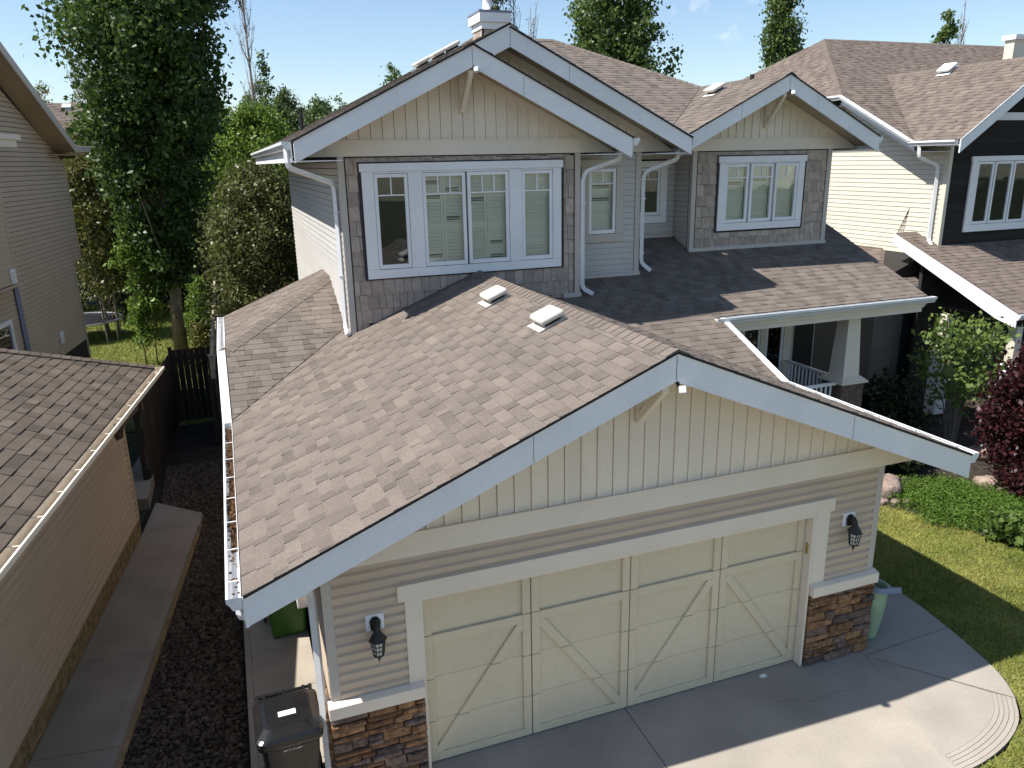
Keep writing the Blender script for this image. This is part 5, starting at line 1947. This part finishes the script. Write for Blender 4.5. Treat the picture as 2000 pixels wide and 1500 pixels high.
tree('poplar_tree', 'tall dark green poplar with a bare trunk, reaching out of the top of the picture', 'tree', (-2.45, 21, -.15), 18.0,
     pw((0, .1), (.12, .3), (.20, .85), (.30, 1.6), (.42, 2.15), (.54, 2.6), (.75, 2.6), (1, .9)), 660, 130, .28, .084, 'l_poplar', tr=.21, z0=.15, lean=(.5, .3), upward=1.7, tint=.42, shell=.35)
tree('leafy_suckers', 'slender bright leafy suckers around the foot of the tall poplar', 'shrub', (-3.45, 21.4, -.15), 4.8, pw((0, .3), (.4, .45), (.8, .45), (1, .2)), 60, 70, .15, .07, 'l_bright', tr=.04, z0=.15, trunks=3)
tree('leafy_shrub', 'sunlit bright green bushy tree behind the side of the beige house', 'tree', (1.0, 27, -.15), 8.8, pw((0, 1.6), (.5, 2.6), (.75, 2.4), (.9, 1.5), (1, .3)), 480, 85, .26, .075, 'l_bright', tr=.10, trunks=3, z0=.2, squash=.8, shell=.6, tint=.5)
tree('bronze_shrub', 'broad bronze-green shrub that fills the gap beside the sunlit white side wall', 'shrub', (.36, 17.8, -.15), 6.55, pw((0, 1.3), (.3, 1.7), (.7, 1.6), (.9, 1.1), (1, .3)), 520, 85, .20, .052, 'l_bronze', tr=.10, trunks=3, z0=.06, squash=.9, shell=.6, tint=.45)
tree('olive_bush', 'olive yellow-green bush beside the neighbour eave on the left', 'shrub', (-5.2, 27, -.15), 7.9, pw((0, .9), (.5, 1.5), (.8, 1.1), (1, .3)), 230, 70, .26, .075, 'l_olive', tr=.08, trunks=3, z0=.25, shell=.6, tint=.55)
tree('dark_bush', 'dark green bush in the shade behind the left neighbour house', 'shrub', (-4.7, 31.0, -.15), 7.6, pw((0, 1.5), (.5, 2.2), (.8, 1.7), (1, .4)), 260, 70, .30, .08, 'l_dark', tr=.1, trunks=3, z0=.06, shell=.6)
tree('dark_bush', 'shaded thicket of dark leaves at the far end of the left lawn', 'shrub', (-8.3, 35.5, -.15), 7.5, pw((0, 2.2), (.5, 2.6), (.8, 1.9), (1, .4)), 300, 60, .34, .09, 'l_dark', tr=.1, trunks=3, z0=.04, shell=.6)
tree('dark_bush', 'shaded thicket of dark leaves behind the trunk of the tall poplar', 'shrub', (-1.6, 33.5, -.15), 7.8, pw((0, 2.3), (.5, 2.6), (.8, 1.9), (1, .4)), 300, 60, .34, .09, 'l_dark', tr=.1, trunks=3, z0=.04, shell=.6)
tree('low_shrub', 'small yellow-green shrub on the lawn edge right of the poplar trunk', 'shrub', (-1.75, 20.4, -.15), 1.5, pw((0, .35), (.5, .5), (1, .2)), 40, 60, .12, .05, 'l_olive', tr=.02, z0=.1, limbs=False, tint=.6)
tree('low_shrub', 'small leafy shrub against the fence below the bronze-green shrub', 'shrub', (-1.75, 23.0, -.15), 2.6, pw((0, .5), (.5, .6), (1, .2)), 60, 60, .14, .06, 'l_bright', tr=.03, z0=.1, tint=.4)
# far tree line
FT = [(-.6, 43, 10.2, 2.3, 'dense leafy tree glimpsed right behind the tall poplar'), (2.6, 45, 10.6, 2.2, 'dense leafy tree between the poplar and the spire'), (5.6, 47, 10.2, 2.2, 'dense green tree low behind the gable roof line'), (1.9, 52, 11.0, 1.7, 'leafy tree with a rounded top, first of the far tree line'), (4.6, 56, 11.9, 1.8, 'feathery green tree in the far tree line beside the spire'),
      (6.9, 54, 11.6, 1.6, 'mid green tree near the middle of the far tree line'), (8.9, 57, 11.4, 1.7, 'pale green tree just left of the gable roof'),
      (10.6, 55, 11.0, 1.5, 'small-leaved tree touching the gable roof line'), (13.0, 58, 11.2, 1.8, 'far tree mostly behind the gable roof')]
for i, (x, y, h, r_, lb_) in enumerate(FT):
    tree('far_tree', lb_, 'tree', (x, y, -.15), h, pw((0, r_ * .8), (.4, r_ * 1.25), (.7, r_), (.9, r_ * .6), (1, .15)), 240, 80, .30, .10, 'l_far', tr=.12, z0=.15, group='far tree line behind the roofs', trunks=1, shell=.5, tint=.3 + .1 * (i % 4))
tree('spire_tree', 'narrow dark spire of a tree rising over the far tree line', 'tree', (3.2, 55, -.15), 14.6, pw((0, .8), (.5, 1.1), (.8, .6), (1, .1)), 110, 60, .28, .10, 'l_poplar', tr=.12, z0=.2)
tree('aspen_tree', 'small twin-tipped tree top over the left gable roof', 'tree', (12.4, 54, -.15), 13.7, pw((0, .8), (.6, 1.0), (.88, .8), (1, .1)), 100, 60, .26, .10, 'l_aspen', tr=.1, z0=.3, group='columnar trees above the roofs')
for x, y, h, r_, lb_ in ((-13.0, 66, 13.2, 2.2, 'yellow-green tree beyond the left neighbour gable'), (-10.2, 68, 13.2, 2.4, 'thin-leaved tree right of the far brown roof')):
    tree('far_tree', lb_, 'tree', (x, y, -.15), h, pw((0, r_ * .8), (.5, r_ * 1.1), (.8, r_), (1, .3)), 110, 50, .36, .10, 'l_olive', tr=.12, z0=.3, shell=.4, tint=.6)
# columnar aspens to the right
tree('aspen_tree', 'big bright columnar aspen rising behind the middle roof', 'tree', (18.5, 30, -.15), 17.5, pw((0, 1.2), (.45, 2.2), (.62, 2.75), (.8, 2.3), (1, .6)), 520, 70, .26, .105, 'l_aspen', 'bark_pale', tr=.16, z0=.3, upward=2.2, group='columnar trees above the roofs', shell=.45, tint=.5)
tree('aspen_tree', 'narrow dense columnar aspen left of the right neighbour roof', 'tree', (31.6, 34, -.15), 18.5, pw((0, .9), (.5, 1.1), (.75, 1.0), (1, .3)), 230, 70, .24, .10, 'l_aspen', 'bark_pale', tr=.14, z0=.3, upward=2.2, group='columnar trees above the roofs', shell=.5)
tree('aspen_tree', 'thin short aspen stem beside the narrow dense one', 'tree', (33.0, 34.4, -.15), 14.0, pw((0, .5), (.6, .7), (.9, .35), (1, .1)), 70, 60, .2, .10, 'l_aspen', 'bark_pale', tr=.08, z0=.4, upward=2.2, group='columnar trees above the roofs')
tree('aspen_tree', 'leafy tree tip over the ridge of the right neighbour roof', 'tree', (44.6, 34, -.15), 15.5, pw((0, .7), (.6, .9), (.88, .65), (1, .1)), 90, 60, .22, .10, 'l_aspen', 'bark_pale', tr=.1, z0=.4, upward=2.2, group='columnar trees above the roofs')
tree('aspen_tree', 'leafy tree top right behind the white chimney', 'tree', (13.8, 34, -.15), 17.0, pw((0, .6), (.6, .8), (1, .4)), 120, 60, .22, .10, 'l_olive', 'bark_pale', tr=.1, z0=.4, upward=2.2, group='columnar trees above the roofs', tint=.6)
def bare(label, x, y, h, r_, n):
    root = thing('bare_tree', label, 'tree', (x, y, -.15), 0, 'bare columnar trees')
    m = MB()
    m.tube([(0, 0, 0), (.05, 0, h * .5), (0, .05, h)], [.11, .07, .012], 7)
    tw = MB()
    tips = []
    for k in range(n):
        z = h * random.uniform(.25, .95)
        a = random.uniform(0, 6.28)
        L = random.uniform(.5, 1.0) * r_
        hz = random.uniform(1.6, 3.2) * r_
        p0, p2 = Vector((0, 0, z)), Vector((math.cos(a) * L, math.sin(a) * L, z + hz))
        p1 = p0.lerp(p2, .4) + Vector((math.cos(a), math.sin(a), 0)) * L * .25
        tw.tube([p0, p1, p2], [.024, .016, .006], 4, False)
        for q in range(5):
            b0 = p0.lerp(p2, random.uniform(.3, 1))
            b1 = b0 + Vector((random.uniform(-.15, .15), random.uniform(-.15, .15), random.uniform(.2, .5)))
            tw.tube([b0, b1], [.010, .004], 3, False)
            tips.append(b1)
    m.build('trunk', 'twig', root)
    tw.build('branches', 'twig', root)
    leafcloud('crown', [tuple(t) for t in tips[::2]], 3, .06, .035, 'l_olive', root)
bare('tall almost leafless columnar tree right behind the poplar crown', 1.35, 34, 17, .5, 90)
bare('sparse leafless tree tip just right of the white chimney', 14.75, 34, 15.6, .45, 60)
bare('shorter leafless tree tip, second to the right of the white chimney', 15.9, 34.5, 14.2, .5, 50)
bare('grey leafless tree tip over the right neighbour ridge', 46.0, 34, 15.6, .5, 60)
bare('wispy leafless tree beyond the left neighbour eave', -9.9, 63, 14.2, 1.0, 60)
# front planting on the right
def shrub(name, label, cat, base, size, n, per, sig, leaf, mat, h0=.1, stems=9, stemmat='twig', tint=.5, up_bias=.35, asp=.62, sr=.012):
    root = thing(name, label, cat, base, 0)
    u = rng.normal(0, 1, (n, 3))
    u /= np.linalg.norm(u, axis=1)[:, None]
    u *= rng.random((n, 1)) ** .4
    c = u * np.array(size) * np.array([1, 1, .5]) + np.array([0, 0, h0 + size[2] * .5])
    leafcloud('foliage', c, per, sig, leaf, mat, root, tint=tint, up_bias=up_bias, asp=asp)
    m = MB()
    for k in range(stems):
        e = Vector(c[random.randrange(n)])
        b = Vector((random.uniform(-.12, .12) * size[0], random.uniform(-.12, .12) * size[1], 0))
        m.tube([b, b.lerp(e, .5) + Vector((0, 0, .12 * e.z)), e], [sr * 1.5, sr, sr * .4], 5, False)
    m.build('stems', stemmat, root)
    return root
shrub('juniper', 'low spreading bright green juniper along the lawn edge by the red-leaved shrub', 'shrub', (11.75, 2.75, -.05), (1.2, 1.15, .20), 420, 60, (.12, .12, .05), .030, 'l_juniper', h0=.0, stems=6, asp=.3, tint=.5)
shrub('juniper', 'trailing end of the low juniper nearest the right edge', 'shrub', (12.6, 1.85, -.05), (.8, .6, .20), 170, 60, (.12, .12, .05), .030, 'l_juniper', h0=.0, stems=5, asp=.3, tint=.45)
shrub('perennial', 'small broad-leaved green perennial at the lawn corner in front of the juniper', 'plant', (11.35, 1.42, -.05), (.34, .34, .40), 40, 26, .09, .060, 'l_young', h0=.02, stems=7, tint=.25)
shrub('red_shrub', 'large purple-red leaved shrub at the right edge', 'shrub', (13.85, 3.0, -.05), (.9, .85, 2.6), 250, 70, .16, .047, 'l_red', h0=.1, stems=22, tint=.45)
shrub('red_shrub', 'low purple-red shrub spilling over the stones in front of the large one', 'shrub', (13.6, 2.35, -.05), (.9, .6, .75), 150, 45, .13, .050, 'l_red', h0=.02, stems=9, tint=.5)
shrub('young_tree', 'young light green tree with open branches in front of the neighbour porch', 'tree', (14.35, 5.2, -.05), (1.0, .9, 2.35), 85, 30, .13, .060, 'l_young', h0=.75, stems=30, tint=.55, sr=.014)
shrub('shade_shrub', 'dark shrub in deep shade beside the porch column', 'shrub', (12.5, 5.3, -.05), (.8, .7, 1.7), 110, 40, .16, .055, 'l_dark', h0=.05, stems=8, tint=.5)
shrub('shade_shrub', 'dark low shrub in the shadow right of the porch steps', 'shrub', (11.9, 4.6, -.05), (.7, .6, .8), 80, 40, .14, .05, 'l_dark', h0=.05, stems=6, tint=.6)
# boulders
def boulder(label, c, s_, seed):
    r_ = random.Random(seed)
    ph = [(r_.uniform(0, 6), r_.uniform(0, 6)) for _ in range(3)]
    n, k = 14, 9
    V, F = [], []
    for i in range(k + 1):
        th = math.pi * i / k
        for j in range(n):
            a = 2 * math.pi * j / n
            q = 1 + .10 * math.sin(3 * a + ph[0][0]) * math.sin(th) + .08 * math.sin(5 * a + 2 * th + ph[1][0]) + r_.uniform(-.04, .04)
            V.append((c[0] + s_[0] * q * math.sin(th) * math.cos(a), c[1] + s_[1] * q * math.sin(th) * math.sin(a), c[2] + s_[2] * math.copysign(abs(math.cos(th)) ** .6, math.cos(th)) * q))
    for i in range(k):
        for j in range(n):
            F.append((i * n + j, i * n + (j + 1) % n, (i + 1) * n + (j + 1) % n, (i + 1) * n + j))
    m = MB()
    m.raw(V, F)
    o = m.build('boulder', 'rock', None, smooth=True)
    tag(o, label, 'boulder', 'boulders in the front bed')
boulder('flat-topped pinkish boulder just beyond the garage corner', (10.9, 3.75, .05), (.42, .36, .24), 1)
boulder('pale rock under the young green tree', (14.2, 4.35, .05), (.32, .22, .16), 2)
boulder('rock at the foot of the red-leaved shrub, near the juniper', (12.95, 3.15, .02), (.25, .2, .16), 3)
for k, (x, y) in enumerate(((10.55, 3.35), (10.75, 3.25), (10.98, 3.18))):
    boulder(('small pale edging stone nearest the garage', 'small pale edging stone in the middle of the three', 'small pale edging stone next to the juniper')[k], (x, y, -.01), (.10, .08, .06), 10 + k)

# ================================================================== THINGS
def rrect(x0, x1, y0, y1, r_, z, n=4):
    out = []
    for cx, cy, a0 in ((x1 - r_, y0 + r_, -90), (x1 - r_, y1 - r_, 0), (x0 + r_, y1 - r_, 90), (x0 + r_, y0 + r_, 180)):
        for i in range(n + 1):
            a = R(a0 + 90 * i / n)
            out.append((cx + r_ * math.cos(a), cy + r_ * math.sin(a), z))
    return out
def loft(m, rings, cap=(True, True)):
    n = len(rings[0])
    i0 = len(m.v)
    for r_ in rings:
        m.v.extend(tuple(p) for p in r_)
    for k in range(len(rings) - 1):
        for j in range(n):
            m.f.append((i0 + k * n + j, i0 + k * n + (j + 1) % n, i0 + (k + 1) * n + (j + 1) % n, i0 + (k + 1) * n + j))
            m.t.append(.5)
    if cap[0]:
        m.f.append(tuple(i0 + j for j in reversed(range(n))))
        m.t.append(.5)
    if cap[1]:
        m.f.append(tuple(i0 + (len(rings) - 1) * n + j for j in range(n)))
        m.t.append(.5)
def wheelie(label, loc, rz, mat, mark=False):
    root = thing('wheelie_bin', label, 'wheelie bin', loc, R(rz), 'wheeled refuse bins by the garage')
    m = MB()
    loft(m, [rrect(-.23, .23, -.24, .27, .05, .03), rrect(-.26, .26, -.28, .31, .05, .55), rrect(-.28, .28, -.305, .33, .05, .93), rrect(-.28, .28, -.305, .33, .05, .94)], (True, False))
    m.build('body', mat, root)
    f = MB()
    loft(f, [rrect(-.305, .305, -.335, .36, .06, .90), rrect(-.315, .315, -.345, .365, .06, .93), rrect(-.315, .315, -.345, .365, .06, .965)], (True, True))
    f.build('rim', mat, root, bevel=.006)
    p = MB()
    for x in (-.12, .12):                     # stiffening ribs on the front panel
        p.prism([(x - .012, -.262, .35), (x + .012, -.262, .35), (x + .012, -.303, .88), (x - .012, -.303, .88)], (0, -.016, 0))
    p.prism([(.13, -.285, .62), (.24, -.285, .62), (.25, -.306, .88), (.13, -.306, .88)], (0, -.010, 0))
    p.build('front_rib', mat, root)
    l = MB()
    loft(l, [rrect(-.320, .320, -.355, .34, .08, .97), rrect(-.322, .322, -.358, .345, .08, 1.0), rrect(-.30, .30, -.33, .32, .09, 1.025), rrect(-.235, .235, -.23, .255, .08, 1.062), rrect(-.21, .21, -.20, .23, .08, 1.066)])
    lid = l.build('lid', mat, root, smooth=False, bevel=.008)
    h = MB()
    h.tube([(-.29, .385, 1.0), (.29, .385, 1.0)], .018, 10)
    for x in (-.27, -.20, .0, .20, .27):
        h.box(x - .014, x + .014, .31, .39, .955, 1.03)
    h.build('handle', mat, root)
    if mark:
        s_ = MB()
        s_.obox((.0, -.04, 1.0685), (.085, 0, 0), (0, .038, 0), (0, 0, .0012))
        s_.build('sticker', 'sticker', lid)
        for a, b, c, d in ((-.055, .055, -.068, -.062), (-.002, .002, -.074, -.062)):
            q = MB()
            q.box(a, b, c, d, 1.0700, 1.0706)
            q.build('sticker_print', 'black', lid)
        t = MB()          # worn white lettering, too small to read
        x = -.075
        rr_ = random.Random(3)
        while x < .115:
            w = rr_.choice((.007, .010, .012))
            z = .835
            t.box(x, x + .003, -.3085, -.3075, z, z + .020)
            if rr_.random() < .7:
                t.box(x + .003, x + w, -.3085, -.3075, z + rr_.choice((0, .009, .017)), z + rr_.choice((.003, .012, .020)) + .001)
            x += w + .006 + (.012 if abs(x - .02) < .006 else 0)
        t.build('lettering', 'sticker', root)
    for x in (-.30, .275):
        w = MB()
        w.tube([(x, .28, .10), (x + .03, .28, .10)], .10, 16)
        w.build('wheel', 'wheel', root)
    return root
wheelie('black wheelie bin with a white sticker on its lid at the corner of the garage', (-.525, .17, .004), 1, 'bin_black', True)
wheelie('green wheelie bin behind the black one on the narrow side walk', (-.36, 3.35, .004), 3, 'bin_green')
p = MB()
n = 28
prof = [(.0, .0), (.095, .0), (.10, .02), (.135, .20), (.165, .42), (.180, .62), (.178, .74), (.190, .76), (.190, .785), (.165, .785), (.160, .70), (.10, .45), (0, .43)]
p.lathe((0, 0, 0), prof, n)
pt = thing('plant_pot', 'tall pale green glazed pot behind the stone corner of the garage', 'pot', (7.06, .16, .004))
p.build('vessel', 'pot', pt, smooth=True)
q = MB()
q.lathe((0, 0, 0), [(0, .66), (.15, .66)], 16)
q.build('potting_soil', 'soil', pt)

# trampoline on the rear lawn
tp = thing('trampoline', 'round black trampoline on the lawn behind the left house', 'trampoline', (-6.35, 26.9, -.15))
m = MB()
m.lathe((0, 0, 0), [(0, .78), (1.35, .78)], 40)
m.build('jump_mat', 'tramp', tp)
m = MB()
ring_ = [(1.52 * math.cos(a * math.pi / 20), 1.52 * math.sin(a * math.pi / 20), .80) for a in range(41)]
m.tube(ring_, .035, 8, False)
m.build('frame_ring', 'steel', tp)
m = MB()
m.lathe((0, 0, 0), [(1.36, .79), (1.50, .815)], 40)
m.build('spring_pad', 'black', tp)
for k in range(6):
    a = k * math.pi / 3 + .2
    c, s_ = math.cos(a) * 1.5, math.sin(a) * 1.5
    m = MB()
    m.tube([(c, s_, .8), (c * 1.03, s_ * 1.03, .02), (math.cos(a + .35) * 1.53, math.sin(a + .35) * 1.53, .02), (math.cos(a + .35) * 1.5, math.sin(a + .35) * 1.5, .8)], .025, 6)
    m.build('leg', 'steel', tp)
    if k < 4:
        m = MB()
        m.tube([(c * 1.02, s_ * 1.02, .5), (c * 1.06, s_ * 1.06, 1.9), (c * .98, s_ * .98, 2.5)], .022, 6)
        m.build('net_pole', 'black', tp)

# fences
def fence(label, A, B, h, nm='wooden_fence', pitch=.145, mat='wood', cap=None, group='wooden fences between the gardens'):
    A, B = Vector(A), Vector(B)
    d = B - A
    L = d.length
    t = d.normalized()
    s_ = Vector((-t.y, t.x, 0))
    root = thing(nm, label, 'fence', A, 0, group)
    for zz in (.35, h - .25):
        m = MB()
        m.bar(Vector((0, 0, zz)) + s_ * .03, d + Vector((0, 0, zz)) + s_ * .03, .04, .09)
        m.build('rail', mat, root)
    k = 0
    while k * pitch < L:
        c = t * (k + .5) * pitch
        m = MB()
        m.obox(c + Vector((0, 0, h / 2)), t * (pitch / 2 - .004), s_ * .010, Vector((0, 0, h / 2)), random.random())
        m.build('board', mat, root)
        k += 1
    k = 0
    while k * 2.4 <= L + .1:
        c = t * min(L, k * 2.4) + s_ * .08
        m = MB()
        m.obox(c + Vector((0, 0, h / 2 + .03)), t * .045, s_ * .045, Vector((0, 0, h / 2 + .03)))
        m.build('post', mat, root)
        k += 1
    return root
fence('dark wooden gate fence across the gap between the two houses', (-2.28, 14.4, -.15), (-1.25, 14.4, -.15), 1.95)
fence('dark board fence running back from the left neighbour garage', (-2.62, 9.8, -.15), (-2.28, 14.4, -.15), 1.9)
f = fence('garden fence with pale lattice on top along the boundary', (-1.22, 12.0, -.15), (-1.22, 26.0, -.15), 1.75)
m = MB()
for k in range(28):
    m.bar((0, k * .5, 1.78), (0, min(14, k * .5 + .5), 2.12), .02, .012)
    m.bar((0, k * .5, 2.12), (0, min(14, k * .5 + .5), 1.78), .02, .012)
m.build('lattice', 'wood_pale', f)
m = MB()
m.bar((0, 0, 2.14), (0, 14, 2.14), .07, .035)
m.bar((0, 0, 1.77), (0, 14, 1.77), .07, .035)
m.build('lattice_rail', 'wood_pale', f)
for k in range(7):
    m = MB()
    m.box(-.05, .05, k * 2.3 - .05, k * 2.3 + .05, 1.7, 2.24)
    m.box(-.065, .065, k * 2.3 - .065, k * 2.3 + .065, 2.24, 2.27)
    m.build('post_cap', 'wood_pale', f)
